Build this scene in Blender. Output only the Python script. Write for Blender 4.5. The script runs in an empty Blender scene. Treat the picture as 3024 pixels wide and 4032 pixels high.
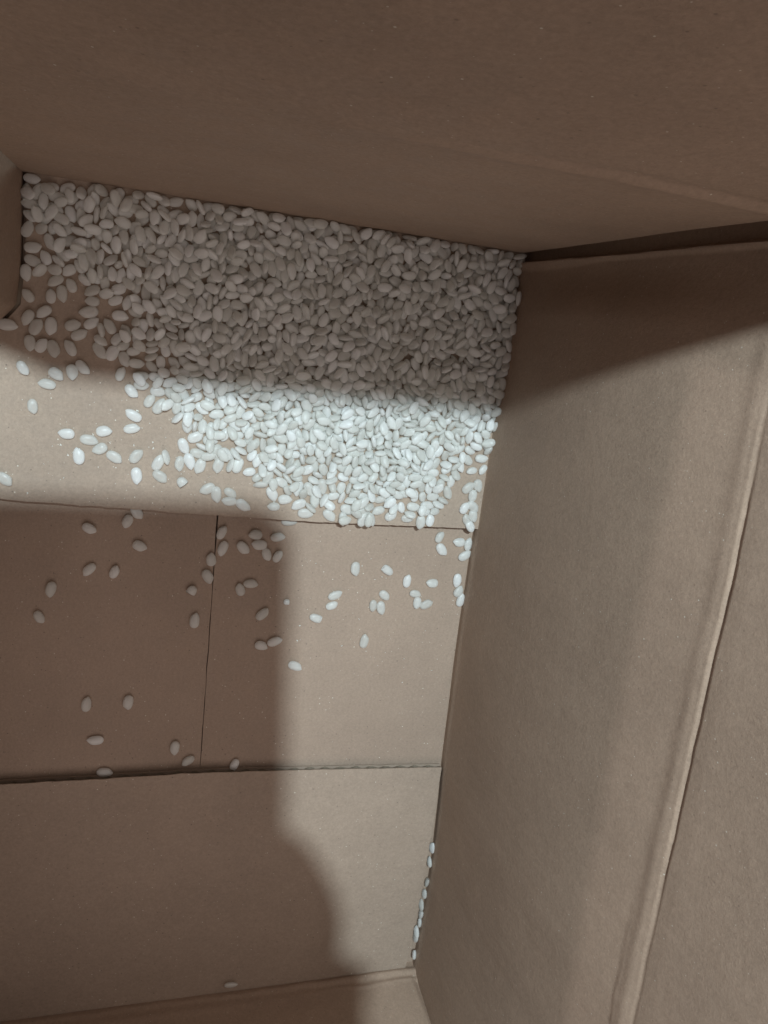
import bpy, bmesh, math, random
import numpy as np
from mathutils import Vector, Matrix, Quaternion, noise

S = 0.001                      # everything below is written in millimetres
C = bpy.data.collections.new("scene_objects")
bpy.context.scene.collection.children.link(C)
sc = bpy.context.scene

# ------------------------------------------------------------------ camera
CAM_P = np.array([35.266, 276.243, 271.331])
def rodrigues(r):
    th = np.linalg.norm(r); k = r / th
    K = np.array([[0, -k[2], k[1]], [k[2], 0, -k[0]], [-k[1], k[0], 0]])
    return np.eye(3) + np.sin(th) * K + (1 - np.cos(th)) * K @ K
CAM_R = rodrigues(np.array([0.250845, -0.297106, 0.0881933])) @ np.diag([1.0, -1.0, -1.0])  # rows: right, down, forward
FOC = 3100.0
def unproj(u, v, z=0.0):
    """point of the photograph (pixels of 3024 x 4032) carried onto the level z (mm)"""
    d = CAM_R.T @ np.array([(u - 1512) / FOC, (v - 2016) / FOC, 1.0])
    return CAM_P + d * (z - CAM_P[2]) / d[2]
def proj(P):
    q = CAM_R @ (np.asarray(P, float) - CAM_P)
    return 1512 + FOC * q[0] / q[2], 2016 + FOC * q[1] / q[2]
cam = bpy.data.cameras.new("camera"); camo = bpy.data.objects.new("camera", cam); C.objects.link(camo)
M = Matrix([[CAM_R[0][i], -CAM_R[1][i], -CAM_R[2][i]] for i in range(3)]).to_4x4()
M.translation = Vector(CAM_P * S); camo.matrix_world = M
cam.sensor_fit = 'HORIZONTAL'; cam.sensor_width = 36; cam.lens = 36 * FOC / 3024
cam.clip_start = 0.001; cam.clip_end = 50
sc.camera = camo

# ------------------------------------------------------------------ light
sc.view_settings.view_transform = 'Standard'; sc.view_settings.look = 'None'
sc.view_settings.exposure = 0; sc.view_settings.gamma = 1
w = bpy.data.worlds.new("World"); sc.world = w; w.use_nodes = True
bg = w.node_tree.nodes['Background']
bg.inputs[0].default_value = (1.0, 0.90, 0.86, 1); bg.inputs[1].default_value = 0.115
def lamp(name, kind, loc, energy, color, size, target=None, size_y=None):
    l = bpy.data.lights.new(name, kind); l.energy = energy; l.color = color
    if kind == 'AREA':
        l.shape = 'RECTANGLE'; l.size = size; l.size_y = size_y or size
    else: l.shadow_soft_size = size
    o = bpy.data.objects.new(name, l); C.objects.link(o); o.location = Vector(loc) * S
    if target is not None:
        o.rotation_euler = (Vector(target) - Vector(loc)).to_track_quat('-Z', 'Y').to_euler()
    return o
LAMP = (20, 440, 620)
lamp('torch_light', 'POINT', LAMP, 19.8, (0.76, 0.94, 1.01), 0.0075)
lamp('room_light', 'AREA', (-1500, 565, 301), 3.7, (0.95, 0.97, 1.0), 0.05, (160, 200, 120), 0.05)
lamp('ceiling_light', 'AREA', (170, -480, 1200), 6.7, (1.0, 0.88, 0.83), 1.3, (80, 200, 30))
lamp('near_panel_fill', 'AREA', (300, 1300, 1350), 4.0, (1.0, 0.88, 0.80), 0.7, (80, 0, 20))  # added fill that brightens the near panel, not a known lamp
sc.cycles.max_bounces = 10; sc.cycles.transparent_max_bounces = 32; sc.cycles.diffuse_bounces = 6

# ------------------------------------------------------------------ the measured outline of the box (mm)
D = 306.4
def lerp_tab(tab, t):
    if t <= tab[0][0]: return tab[0][1]
    for (a, b), (c, d) in zip(tab, tab[1:]):
        if t <= c: return b + (d - b) * (t - a) / (c - a)
    return tab[-1][1]
def right_x(y):  return lerp_tab([(-2, 163.2), (35, 164.4), (60, 164.4), (85, 163.2), (100, 162.2), (150, 160.8), (205, 160.2), (260, 160.8), (310, 162.0)], y)
def left_x(y):   return lerp_tab([(-2, -17), (100, -20), (200, -13.5), (252, -10), (261, -8), (268, -2.4), (280, -1.3), (310, -1.2)], y)
def top_flap_edge_y(x):   # free edge of the short flap under the rice
    return lerp_tab([(-20, 207.6), (-6, 207.2), (27, 206.3), (62, 205.3), (102, 204.7), (162, 204.9)], x) + 0.35 * noise.noise(Vector((x * .12, 3, 0))) + 0.28 * noise.noise(Vector((x * .7, 9, 0))) + 0.15 * noise.noise(Vector((x * 2.1, 2, 0)))
def low_flap_edge_y(x):
    return lerp_tab([(-20, 104), (28, 104.4), (63, 104.8), (113, 103.6), (161, 101.9)], x) + 0.3 * noise.noise(Vector((x * .15, 31, 0))) + 0.22 * noise.noise(Vector((x * .9, 19, 0)))
def low_flap_edge_x(y):   # side edge of the near flap, leaves a slot beside the long panel
    return lerp_tab([(-2, 158.8), (7.7, 159.2), (35, 160.5), (64, 161.2), (85, 161.2), (102, 160.9)], y) + 0.12 * noise.noise(Vector((y * .3, 4, 1)))
def z_far_flap(x, y):
    t = (D - y) / 103.0
    return 3.1 + 2.0 * max(0, t) ** 2.2 + 0.25 * noise.noise(Vector((x * .018, y * .02, 2)))
def z_low_flap(x, y):
    t = y / 101.0
    return 3.1 + 0.7 * max(0, t) ** 2 + 0.25 * noise.noise(Vector((x * .018, y * .02, 12)))

# ------------------------------------------------------------------ rice grain shapes
def grain_mesh(name, L, W, T, seed, nl=12, nr=14, cut=None):
    """flattened oval kernel, one end drawn to a slanted tip with the germ notch beside it"""
    rnd = random.Random(seed); bm = bmesh.new(); rings = []
    sl = rnd.uniform(.10, .2); notch = rnd.uniform(.10, .22); asym = rnd.uniform(-.08, .08); ph = rnd.uniform(0, 9)
    for i in range(1, nl):
        a = math.pi * i / nl
        t = -math.cos(a)
        if cut is not None: t = min(t, cut)
        r = max(0.0, 1 - abs(t) ** (2.9 if t < 0 else 2.5)) ** (.5 if t < 0 else .54)
        if t > 0: r *= 1 - .2 * t ** 2
        r = r * (1 + asym * t)
        ring = []
        for j in range(nr):
            b = 2 * math.pi * j / nr
            cy, cz = math.cos(b), math.sin(b)
            y = (abs(cy) ** .93) * (1 if cy > 0 else -1) * r
            z = (abs(cz) ** .93) * (1 if cz > 0 else -1) * r
            x = t
            y += sl * max(0, t) ** 2                       # tip leans to one side
            if t > .55 and cy < 0: y += notch * (t - .55) / .45 * (-cy) * 1.6   # germ notch
            k = 1 + .03 * math.sin(3 * b + ph) * math.sin(2 * t + ph)
            ring.append(bm.verts.new((x * L / 2, y * W / 2 * k, z * T / 2 * k)))
        rings.append(ring)
    v0 = bm.verts.new((-L / 2, 0, 0)); xe = 1.0 if cut is None else cut
    v1 = bm.verts.new((xe * L / 2, sl * W / 2, 0))
    for j in range(nr):
        k = (j + 1) % nr
        bm.faces.new((v0, rings[0][k], rings[0][j]))
        bm.faces.new((v1, rings[-1][j], rings[-1][k]))
        for a, b in zip(rings, rings[1:]):
            bm.faces.new((a[j], a[k], b[k], b[j]))
    bmesh.ops.recalc_face_normals(bm, faces=bm.faces)
    for f in bm.faces: f.smooth = True
    for v in bm.verts: v.co *= S
    me = bpy.data.meshes.new(name); bm.to_mesh(me); bm.free()
    return me
GSPEC = [(5.3, 3.4, 1.95, 1), (4.8, 3.3, 1.9, 2), (5.5, 3.2, 1.85, 3), (4.7, 3.15, 1.95, 4), (5.1, 3.0, 1.8, 5), (5.4, 3.45, 2.0, 6), (4.6, 2.9, 1.85, 7), (5.6, 3.3, 2.0, 8)]
# ------------------------------------------------------------------ materials
def nn(nt, t, x=0, y=0, **kw):
    n = nt.nodes.new(t); n.location = (x, y)
    for k, v in kw.items(): setattr(n, k, v)
    return n
def ramp(nt, src, stops):
    r = nt.nodes.new('ShaderNodeValToRGB'); cr = r.color_ramp
    while len(cr.elements) < len(stops): cr.elements.new(.5)
    for e, (p, c) in zip(cr.elements, stops):
        e.position = p; e.color = (c, c, c, 1) if not isinstance(c, tuple) else (*c, 1)
    nt.links.new(src, r.inputs[0]); return r.outputs[0]
def mixc(nt, fac, a, b, mode='MIX'):
    m = nt.nodes.new('ShaderNodeMix'); m.data_type = 'RGBA'; m.blend_type = mode
    for i, s in ((0, fac), (6, a), (7, b)):
        if isinstance(s, (int, float)): m.inputs[i].default_value = s
        elif isinstance(s, tuple): m.inputs[i].default_value = (*s, 1)
        else: nt.links.new(s, m.inputs[i])
    return m.outputs[2]
def cardboard(name, base, wash=.25, seed=0.0, speck=1.0):
    m = bpy.data.materials.new(name); m.use_nodes = True; nt = m.node_tree; L = nt.links.new
    b = nt.nodes['Principled BSDF']
    uv = nn(nt, 'ShaderNodeUVMap'); mp = nn(nt, 'ShaderNodeMapping'); L(uv.outputs[0], mp.inputs[0]); mp.inputs[1].default_value = (seed, seed * .7, seed)
    def noi(scale, detail=3, rough=.6, sx=1, sy=1):
        q = nn(nt, 'ShaderNodeMapping'); L(mp.outputs[0], q.inputs[0]); q.inputs[3].default_value = (sx, sy, 1)
        n = nn(nt, 'ShaderNodeTexNoise'); L(q.outputs[0], n.inputs[0])
        n.inputs['Scale'].default_value = scale; n.inputs['Detail'].default_value = detail; n.inputs['Roughness'].default_value = rough
        return n.outputs[0]
    big = noi(.022, 4); mid = noi(.16, 4, .65); fib = noi(1.5, 4, .75, 1, .8); fib2 = noi(.8, 3, .7, .9, 1.1)
    d = tuple(c * .94 for c in base); h = tuple(min(1, c * 1.05) for c in base)
    col = mixc(nt, ramp(nt, big, [(.35, 0), (.65, 1)]), d, h)
    col = mixc(nt, .22, col, ramp(nt, mid, [(.3, .72), (.7, 1.0)]), 'MULTIPLY')
    col = mixc(nt, .75, col, ramp(nt, fib, [(.28, .78), (.72, 1.12)]), 'MULTIPLY')
    col = mixc(nt, .5, col, ramp(nt, fib2, [(.3, .84), (.7, 1.1)]), 'MULTIPLY')
    # dark fibre specks and pale dust
    def specks(scale, thr, keep):
        v = nn(nt, 'ShaderNodeTexVoronoi'); L(mp.outputs[0], v.inputs[0]); v.inputs['Scale'].default_value = scale
        dd = ramp(nt, v.outputs['Distance'], [(thr * .6, 1), (thr, 0)])
        sep = nn(nt, 'ShaderNodeSeparateColor'); L(v.outputs['Color'], sep.inputs[0])
        k = ramp(nt, sep.outputs[0], [(keep, 1), (min(1, keep + .02), 0)])
        mu = nn(nt, 'ShaderNodeMath', operation='MULTIPLY'); L(dd, mu.inputs[0]); L(k, mu.inputs[1])
        m2 = nn(nt, 'ShaderNodeMath', operation='MULTIPLY'); L(mu.outputs[0], m2.inputs[0]); m2.inputs[1].default_value = .75 * speck
        return m2.outputs[0]
    col = mixc(nt, specks(.42, .13, .30), col, tuple(c * .45 for c in base))
    col = mixc(nt, specks(.9, .14, .12), col, tuple(c * .55 for c in base))
    col = mixc(nt, specks(.37, .085, .32), col, (.78, .74, .64))
    col = mixc(nt, specks(.75, .13, .10), col, (.70, .64, .54))
    L(col, b.inputs['Base Color'])
    L(ramp(nt, mid, [(.3, .62), (.7, .82)]), b.inputs['Roughness']); b.inputs['Specular IOR Level'].default_value = .32
    # relief: fibres + the washboard of the flutes under the liner
    wv = nn(nt, 'ShaderNodeTexWave'); wv.wave_type = 'BANDS'; wv.bands_direction = 'X'; wv.wave_profile = 'SIN'
    L(mp.outputs[0], wv.inputs[0]); wv.inputs['Scale'].default_value = 0.314 / 6.3; wv.inputs['Distortion'].default_value = .6; wv.inputs['Detail Scale'].default_value = .1
    def bump(hgt, dist, strength, prev=None):
        k = nn(nt, 'ShaderNodeBump'); L(hgt, k.inputs['Height']); k.inputs['Distance'].default_value = dist * S; k.inputs['Strength'].default_value = strength
        if prev: L(prev, k.inputs['Normal'])
        return k.outputs[0]
    n1 = bump(wv.outputs['Fac'], .08, wash)
    n2 = bump(mid, .5, .3, n1); n3 = bump(fib, .25, .45, n2); L(n3, b.inputs['Normal'])
    return m
KR = (.37, .275, .213)
M_in = cardboard('kraft_liner', KR, .2, 0)
M_flap = cardboard('kraft_liner_flap', (.375, .287, .225), .2, 37)
M_wall = cardboard('kraft_liner_wall', (.375, .268, .20), .35, 71, .7)
M_core = cardboard('fluting_paper', (.25, .20, .15), 0, 13, 0)

def simple(name, col, rough=.5, metal=0, **kw):
    m = bpy.data.materials.new(name); m.use_nodes = True; b = m.node_tree.nodes['Principled BSDF']
    nt = m.node_tree; n = nn(nt, 'ShaderNodeTexNoise'); n.inputs['Scale'].default_value = kw.pop('scale', 300)
    nt.links.new(mixc(nt, n.outputs[0], tuple(c * .85 for c in col), tuple(min(1, c * 1.1) for c in col)), b.inputs['Base Color'])
    b.inputs['Roughness'].default_value = rough; b.inputs['Metallic'].default_value = metal
    for k, v in kw.items(): b.inputs[k.replace('_', ' ')].default_value = v
    return m
def rice_material():
    """milky translucent kernels: part of the light passes straight on, part is scattered through, the rest comes back"""
    m = bpy.data.materials.new('rice'); m.use_nodes = True; nt = m.node_tree; L = nt.links.new; b = nt.nodes['Principled BSDF']
    g = nn(nt, 'ShaderNodeNewGeometry'); oi = nn(nt, 'ShaderNodeObjectInfo')
    a = nn(nt, 'ShaderNodeMath', operation='ADD'); L(g.outputs['Random Per Island'], a.inputs[0]); L(oi.outputs['Random'], a.inputs[1])
    f = nn(nt, 'ShaderNodeMath', operation='FRACT'); L(a.outputs[0], f.inputs[0])
    col = ramp(nt, f.outputs[0], [(0, (.86, .85, .815)), (.45, (.92, .915, .89)), (.85, (.95, .945, .93)), (1, (.97, .97, .965))])
    tc = nn(nt, 'ShaderNodeTexCoord'); n = nn(nt, 'ShaderNodeTexNoise'); L(tc.outputs['Object'], n.inputs[0]); n.inputs['Scale'].default_value = 420; n.inputs['Detail'].default_value = 3
    col = mixc(nt, .5, col, ramp(nt, n.outputs[0], [(.3, .9), (.65, 1.0)]), 'MULTIPLY')
    L(col, b.inputs['Base Color']); b.inputs['Roughness'].default_value = .33; b.inputs['Specular IOR Level'].default_value = .5
    tl = nn(nt, 'ShaderNodeBsdfTranslucent'); L(col, tl.inputs[0]); tr = nn(nt, 'ShaderNodeBsdfTransparent'); tr.inputs[0].default_value = (.97, .98, .97, 1)
    m1 = nn(nt, 'ShaderNodeMixShader'); m1.inputs[0].default_value = .38; L(b.outputs[0], m1.inputs[1]); L(tl.outputs[0], m1.inputs[2])
    m2 = nn(nt, 'ShaderNodeMixShader'); L(m1.outputs[0], m2.inputs[1]); L(tr.outputs[0], m2.inputs[2])
    clear = ramp(nt, f.outputs[0], [(0, .42), (.7, .30), (1, .20)]); L(clear, m2.inputs[0])
    L(m2.outputs[0], nt.nodes['Material Output'].inputs[0])
    k = nn(nt, 'ShaderNodeBump'); L(n.outputs[0], k.inputs['Height']); k.inputs['Distance'].default_value = .0002; k.inputs['Strength'].default_value = .3; L(k.outputs[0], b.inputs['Normal'])
    return m
M_rice = rice_material(); M_crumb = simple('starch', (.72, .70, .64), .8)

# ------------------------------------------------------------------ box builders
def link(name, me, mat, parent=None, label=None):
    o = bpy.data.objects.new(name, me); C.objects.link(o)
    if mat is not None and not me.materials: me.materials.append(mat)
    if parent is not None: o.parent = parent
    if label: o['label'] = label
    return o
def sheet(name, us, vs, top, bot, mat, parent=None, label=None, uvf=None):
    """closed slab between two height functions; top(u,v), bot(u,v) -> (x,y,z) in mm"""
    nu, nv = len(us), len(vs); V = []; F = []; UV = []
    for fn in (top, bot):
        for u in us:
            for v in vs: V.append(tuple(c * S for c in fn(u, v)))
    n = nu * nv; idx = lambda i, j, k: k * n + i * nv + j
    for i in range(nu - 1):
        for j in range(nv - 1):
            F.append((idx(i, j, 0), idx(i + 1, j, 0), idx(i + 1, j + 1, 0), idx(i, j + 1, 0)))
            F.append((idx(i, j, 1), idx(i, j + 1, 1), idx(i + 1, j + 1, 1), idx(i + 1, j, 1)))
    for i in range(nu - 1):
        F.append((idx(i, 0, 0), idx(i, 0, 1), idx(i + 1, 0, 1), idx(i + 1, 0, 0)))
        F.append((idx(i, nv - 1, 0), idx(i + 1, nv - 1, 0), idx(i + 1, nv - 1, 1), idx(i, nv - 1, 1)))
    for j in range(nv - 1):
        F.append((idx(0, j, 0), idx(0, j + 1, 0), idx(0, j + 1, 1), idx(0, j, 1)))
        F.append((idx(nu - 1, j, 0), idx(nu - 1, j, 1), idx(nu - 1, j + 1, 1), idx(nu - 1, j + 1, 0)))
    me = bpy.data.meshes.new(name); me.from_pydata(V, [], F)
    uvl = me.uv_layers.new(name='UVMap')
    vi = np.zeros(len(me.loops), dtype=np.int32); me.loops.foreach_get('vertex_index', vi)
    k = vi % n; uu = np.array(us)[k // nv]; vv = np.array(vs)[k % nv] + (vi // n) * 3.7
    uvl.data.foreach_set('uv', np.stack([uu, vv], 1).astype(np.float32).ravel())
    bm = bmesh.new(); bm.from_mesh(me); bmesh.ops.recalc_face_normals(bm, faces=bm.faces)
    side = set()
    for f in bm.faces: f.smooth = True
    for e in bm.edges:
        if len(e.link_faces) == 2 and e.calc_face_angle() > .9: e.smooth = False
    bm.to_mesh(me); bm.free()
    return link(name, me, mat, parent, label)
def uv_scale(o, su, sv, ou=0):
    uvl = o.data.uv_layers[0]; d = np.zeros(len(o.data.loops) * 2, np.float32); uvl.data.foreach_get('uv', d)
    uvl.data.foreach_set('uv', (d.reshape(-1, 2) * np.array([[su, sv]]) + np.array([[ou, 0]])).astype(np.float32).ravel()); return o
def lin(a, b, step): n = max(2, int(round((b - a) / step)) + 1); return [a + (b - a) * i / (n - 1) for i in range(n)]
def merge(*ls, gap=.12): 
    s = sorted(set(round(x, 4) for l in ls for x in l)); out = [s[0]]
    for x in s[1:]:
        if x - out[-1] > gap: out.append(x)
    return out
G = lambda t, m, s: math.exp(-((t - m) / s) ** 2)
def nz(a, b, c=0): return noise.noise(Vector((a, b, c)))
def sstep(a, b, t): t = max(0, min(1, (t - a) / (b - a))); return t * t * (3 - 2 * t)

box = bpy.data.objects.new('cardboard_box', None); C.objects.link(box)
box.location = (80 * S, 150 * S, -3.2 * S); box['label'] = 'open brown corrugated cardboard box seen from above, flaps folded up, rice inside'; box['category'] = 'box'
BL = Vector(box.location)
def put(o):                       # keeps mm world placement under the Empty
    o.matrix_parent_inverse = Matrix.Translation(-BL); return o

# --- long bottom flaps (lower layer), meeting at the seam
def seam_x(y, k): return lerp_tab([(0, 63.4), (100, 63.3), (204, 62.6), (306, 62)], y) + .16 * nz(y * .12, 5) + (.17 + .28 * max(0, nz(y * .09, 7) + .3) + .35 * sstep(188, 204, y)) * k
ys = merge(lin(-1, 307, 3), lin(95, 210, 1.2))
def tcoord(a, b): return lambda u, v: a(v) + (b(v) - a(v)) * u
us = [i / 22 for i in range(23)]
def mk_long(name, a, b, seed):
    X = tcoord(a, b)
    zf = lambda u, v: .15 * nz(X(u, v) * .03, v * .02, seed) - .05
    o = sheet(name, us, ys, lambda u, v: (X(u, v), v, zf(u, v)), lambda u, v: (X(u, v), v, -2.95), M_in, box, None)
    uvl = o.data.uv_layers[0]; d = np.zeros(len(o.data.loops) * 2, np.float32); uvl.data.foreach_get('uv', d); d = d.reshape(-1, 2)
    w = 90; d2 = np.stack([d[:, 1], d[:, 0] * w + seed * 11], 1); uvl.data.foreach_set('uv', d2.astype(np.float32).ravel())
    return put(o)
mk_long('bottom_flap', lambda y: left_x(y), lambda y: seam_x(y, -.5), 3)['label'] = 'long bottom flap left of the seam'
mk_long('bottom_flap', lambda y: seam_x(y, .5), lambda y: right_x(y) + .3, 8)['label'] = 'long bottom flap right of the seam'

# --- short bottom flaps on top of them: two liners and a wavy core between
def short_flap(label, y0f, y1f, x0f, x1f, zf, seed, edge_at):
    us = lin(0, 1, 1 / 110); vs = merge(lin(0, 1, 1 / 44), lin(0, .05, .008), lin(.95, 1, .008), gap=.001)
    def xy(u, v, k=0):
        xg = x0f(50) + (x1f(50) - x0f(50)) * u
        y = y0f(xg, k) + (y1f(xg, k) - y0f(xg, k)) * v
        return x0f(y) + (x1f(y) - x0f(y)) * u, y
    def top(u, v):
        x, y = xy(u, v, 0); return x, y, zf(x, y)
    def top2(u, v):
        x, y = xy(u, v, 0); return x, y, zf(x, y) - .38
    root = sheet('bottom_flap', us, vs, top, top2, M_flap, box, label); 
    me = root.data; uvl = me.uv_layers[0]; d = np.zeros(len(me.loops) * 2, np.float32); uvl.data.foreach_get('uv', d); d = d.reshape(-1, 2) * np.array([[165, 103]]); uvl.data.foreach_set('uv', d.astype(np.float32).ravel())
    put(root)
    def l0(u, v): x, y = xy(u, v, 1); return x, y, zf(x, y) - 2.55
    def l1(u, v): x, y = xy(u, v, 1); return x, y, zf(x, y) - 2.93
    lo = sheet('lower_liner', us[::2], vs[::2] + [vs[-1]] if len(vs) % 2 == 0 else vs[::2], l0, l1, M_flap, root)
    uf = lin(0, 1, 1 / 230)
    def core(off):
        def f(u, v):
            x, y = xy(u, v, 2); mash = 1 - .25 * abs(nz(x * .2, seed))
            return x, y, zf(x, y) - 1.47 + .92 * mash * math.sin(2 * math.pi * x / 6.3 + .5 * nz(x * .1, seed, 4)) + off
        return f
    co = sheet('fluting', uf, [0, .02, .25, .5, .75, .98, 1], core(.12), core(-.12), M_core, root)
    return root
def jag(x, k, s): return .25 * nz(x * .5, k * 7 + s) + .12 * nz(x * 1.7, k * 5 + s) + (.25 if k == 2 else 0)
short_flap('short bottom flap carrying the rice pile', lambda x, k: top_flap_edge_y(x) + (jag(x, k, 2) if k else 0), lambda x, k: D + .2,
           lambda y: left_x(y) + 1.2, lambda y: right_x(y) - .25, z_far_flap, 2, 0)
short_flap('short bottom flap with its corrugated edge showing', lambda x, k: 1.5, lambda x, k: low_flap_edge_y(x) - (jag(x, k, 5) if k else 0),
           lambda y: left_x(y) + 1.2, low_flap_edge_x, z_low_flap, 5, 1)

# --- side panels with their top flaps in one folded sheet each
def r_crease(y): return lerp_tab([(-5, 126), (99, 126.4), (174, 128.4), (228, 129.8), (263, 128.6), (310, 128)], y) + .45 * nz(y * .035, 1) + .3 * nz(y * .11, 2) + .1 * nz(y * .6, 3)
def right_in(y, z):
    zc = r_crease(y); f = .03 + .06 * sstep(306, 0, 306 - (306 - y)) if False else .03 + .06 * max(0, min(1, (306 - y) / 306))
    x = right_x(y) + f * min(z, zc)
    if z > zc: x += (z - zc) * math.sin(math.radians(5)); zz = zc + (z - zc) * math.cos(math.radians(5))
    else: zz = z
    inward = (.30 + .25 * (1 - sstep(140, 230, y))) * G(z, zc - 2.4, 2.4 + .5 * nz(y * .06, 46)) + (.10 + .12 * nz(y * .09, 6) + .07 * nz(y * .9, 26)) * G(z, zc - .2, .6) - (.22 + .3 * nz(y * .035, 16) + .1 * nz(y * .8, 36) + .5 * sstep(120, 190, y) * (1 - sstep(225, 260, y))) * G(z, zc + .9, .5) + .15 * G(z, zc + 6, 4)
    nearend = sstep(215, 120, y) if False else 1 - sstep(100, 150, y)
    inward += nearend * (.3 * (sstep(zc - 7.6 + .9 * nz(y * .1, 18), zc - 5.9 + .9 * nz(y * .2, 8), z) - sstep(zc - 5, zc + .5, z)))
    inward += .45 * G(z, 3.2, 1.8) * (.6 + .5 * nz(y * .06, 11))
    # rounded corner ridge and the recess behind it, next to the far panel
    yc = 302.3 + .5 * nz(z * .05, 21) + .25 * nz(z * .3, 22) + .014 * z
    hgt = (1.0 + 1.0 * max(0, nz(z * .06, 23)) + .8 * (1 - sstep(25, 60, z)) + .25 * nz(z * .5, 24)); wd = 1.3 + 1.5 * (1 - sstep(25, 60, z))
    inward += (hgt * sstep(yc - wd, yc, y) - (hgt + 2.1) * sstep(yc + .2, yc + 1.5, y)) * sstep(.5, 4, z)
    inward += 4.4 * math.sin(math.pi * max(0, min(1, z / zc))) * (1 - sstep(285, 300, y)) + .5 * nz(y * .011, z * .014, 5) + .12 * nz(y * .05, z * .05, 15)
    return x - inward, y, zz
zs = merge(lin(-3, 8, .8), lin(8, 117, 3), lin(117, 136, .45), lin(136, 212, 4)); ysr = merge(lin(-6, 296, 2.2), lin(296, 312, .4))
rp = put(sheet('side_panel', ysr, zs, lambda u, v: right_in(u, v), lambda u, v: (lambda p: (p[0] + 3.4, p[1], p[2]))(right_in(u, v)), M_wall, box,
               'long side panel with a creased fold and its top flap standing up'))

FLAP_TILT = 7.9        # lean of the upright flap behind the rice
def far_edge_x(z): return lerp_tab([(-3, 161.6), (0, 161.4), (20, 159.8), (92, 156.2), (129, 155.8), (137, 168), (245, 170)], z)  # above the fold the flap is widened to stop torch light leaking in
def f_crease(x): return lerp_tab([(0, 134), (95, 134.5), (117, 137), (150, 135.5), (170, 135)], x) + .3 * nz(x * .05, 41)
def far_in(u, z):
    xl = -1.4 - 13 * sstep(122, 150, z); x = xl + (far_edge_x(z) - xl) * u; zc = f_crease(x)  # flap extended past the left corner, added width that blocks torch light
    y = D - .2; zz = z
    h = (z - zc) * (1 - min(.3, 2.1 / 104 * max(0, 12 - x)))
    if z > zc: y += h * math.sin(math.radians(FLAP_TILT)); zz = zc + h * math.cos(math.radians(FLAP_TILT))
    inward = (.5 * G(z, zc, 1.6)) * sstep(60, 130, x) - .4 * G(z, zc + 3, 1.6) * sstep(60, 130, x) + .6 * nz(x * .012, z * .012, 9) * sstep(0, 40, z) + .1 * nz(x * .06, z * .04, 19)
    return x, y - inward, zz
zsf = merge(lin(-3, 6, 1), lin(6, 126, 3), lin(126, 146, .6), lin(146, 238, 4))
fp = put(sheet('side_panel', lin(0, 1, 1 / 90), zsf, far_in, lambda u, v: (lambda p: (p[0], p[1] + 3.1, p[2]))(far_in(u, v)), M_wall, box,
               'short side panel behind the rice pile, its top flap standing upright'))
uv_scale(fp, 160, 1, 300)
tab = put(sheet('glue_tab', lin(128, 172, 4), lin(-3, 152, 6), lambda u, v: (u + .03 * v, 310.2, v), lambda u, v: (u + .03 * v, 312.6, v), M_wall, box))  # tab extended above the fold to block light leaking through the corner

def near_in(u, z):
    xr = right_x(0) + .09 * min(max(z, 0), 128); xl = left_x(0) - .05 * min(z, 128); x = xl + (xr - xl) * u
    zc = 127; y = 1.8 - .13 * min(z, zc); zz = z
    if z > zc: y -= (z - zc) * math.sin(math.radians(35)); zz = zc + (z - zc) * math.cos(math.radians(35))
    rr = sstep(60, 150, x)
    foot = 3.4 + 1.0 * nz(x * .03, 51) + .4 * nz(x * .12, 52)
    c2 = sstep(100, 150, x) * (.6 + .9 * nz(x * .07, 63)); inward = (.45 + .5 * rr + .3 * nz(x * .08, 64)) * G(z, foot + 1.3, 1.5) - .3 * c2 * G(z, foot + 3.4, .9) + .5 * c2 * G(z, foot + 5.2 + 1.4 * nz(x * .06, 61), .9)
    inward += .35 * (1 - rr) * G(z, 9, 2.5) + .4 * nz(x * .015, z * .02, 55)
    d = xr - x + .5 * nz(z * .2, 91); inward -= 1.3 * (1 - sstep(.8, 3.8, d - .03 * z)) * sstep(2, 12, z)
    return x, y + inward, zz
zsn = merge(lin(-3, 20, .45), lin(20, 120, 4), lin(120, 132, 1), lin(132, 200, 5)); usn = merge([0], lin(0, .9, .011), lin(.9, 1, .003))
usn = [i / 80 * .9 for i in range(80)] + [.9 + i / 34 * .1 for i in range(35)]
put(sheet('side_panel', usn, zsn, near_in, lambda u, v: (lambda p: (p[0], p[1] - 3.2, p[2]))(near_in(u, v)), M_wall, box,
          'short side panel at the lower edge with a crumpled fold at its foot'))
uv_scale(bpy.data.objects['side_panel.002'], 180, 1, 700)

def left_in(y, z):
    zc = 126; x = left_x(y) - .06 * min(z, zc); zz = z
    if z > zc: x -= (z - zc) * math.cos(math.radians(-35)); zz = zc - (z - zc) * math.sin(math.radians(35))
    return x + .4 * nz(y * .02, z * .02, 77) + .3 * G(z, 4, 2), y, zz
put(sheet('side_panel', merge(lin(-5, 250, 5), lin(250, 309, 1.5)), merge(lin(-3, 120, 4), lin(120, 132, 1.5), lin(132, 205, 6)), left_in,
          lambda u, v: (lambda p: (p[0] - 3.2, p[1], p[2]))(left_in(u, v)) if v < 126 else (lambda p: (p[0] - 1.8, p[1], p[2] - 2.6))(left_in(u, v)), M_wall, box, 'long side panel at the left edge, its flap folded outwards'))

# --- surface under the box (nothing of it shows but it closes the scene from below)
bm = bmesh.new(); bmesh.ops.create_grid(bm, x_segments=8, y_segments=8, size=1.2)
me = bpy.data.meshes.new('floor'); bm.to_mesh(me); bm.free()
flo = link('floor', me, simple('floor_boards', (.22, .15, .10), .5, scale=30)); flo.location = (.08, .15, -.0062); flo['kind'] = 'structure'
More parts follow.
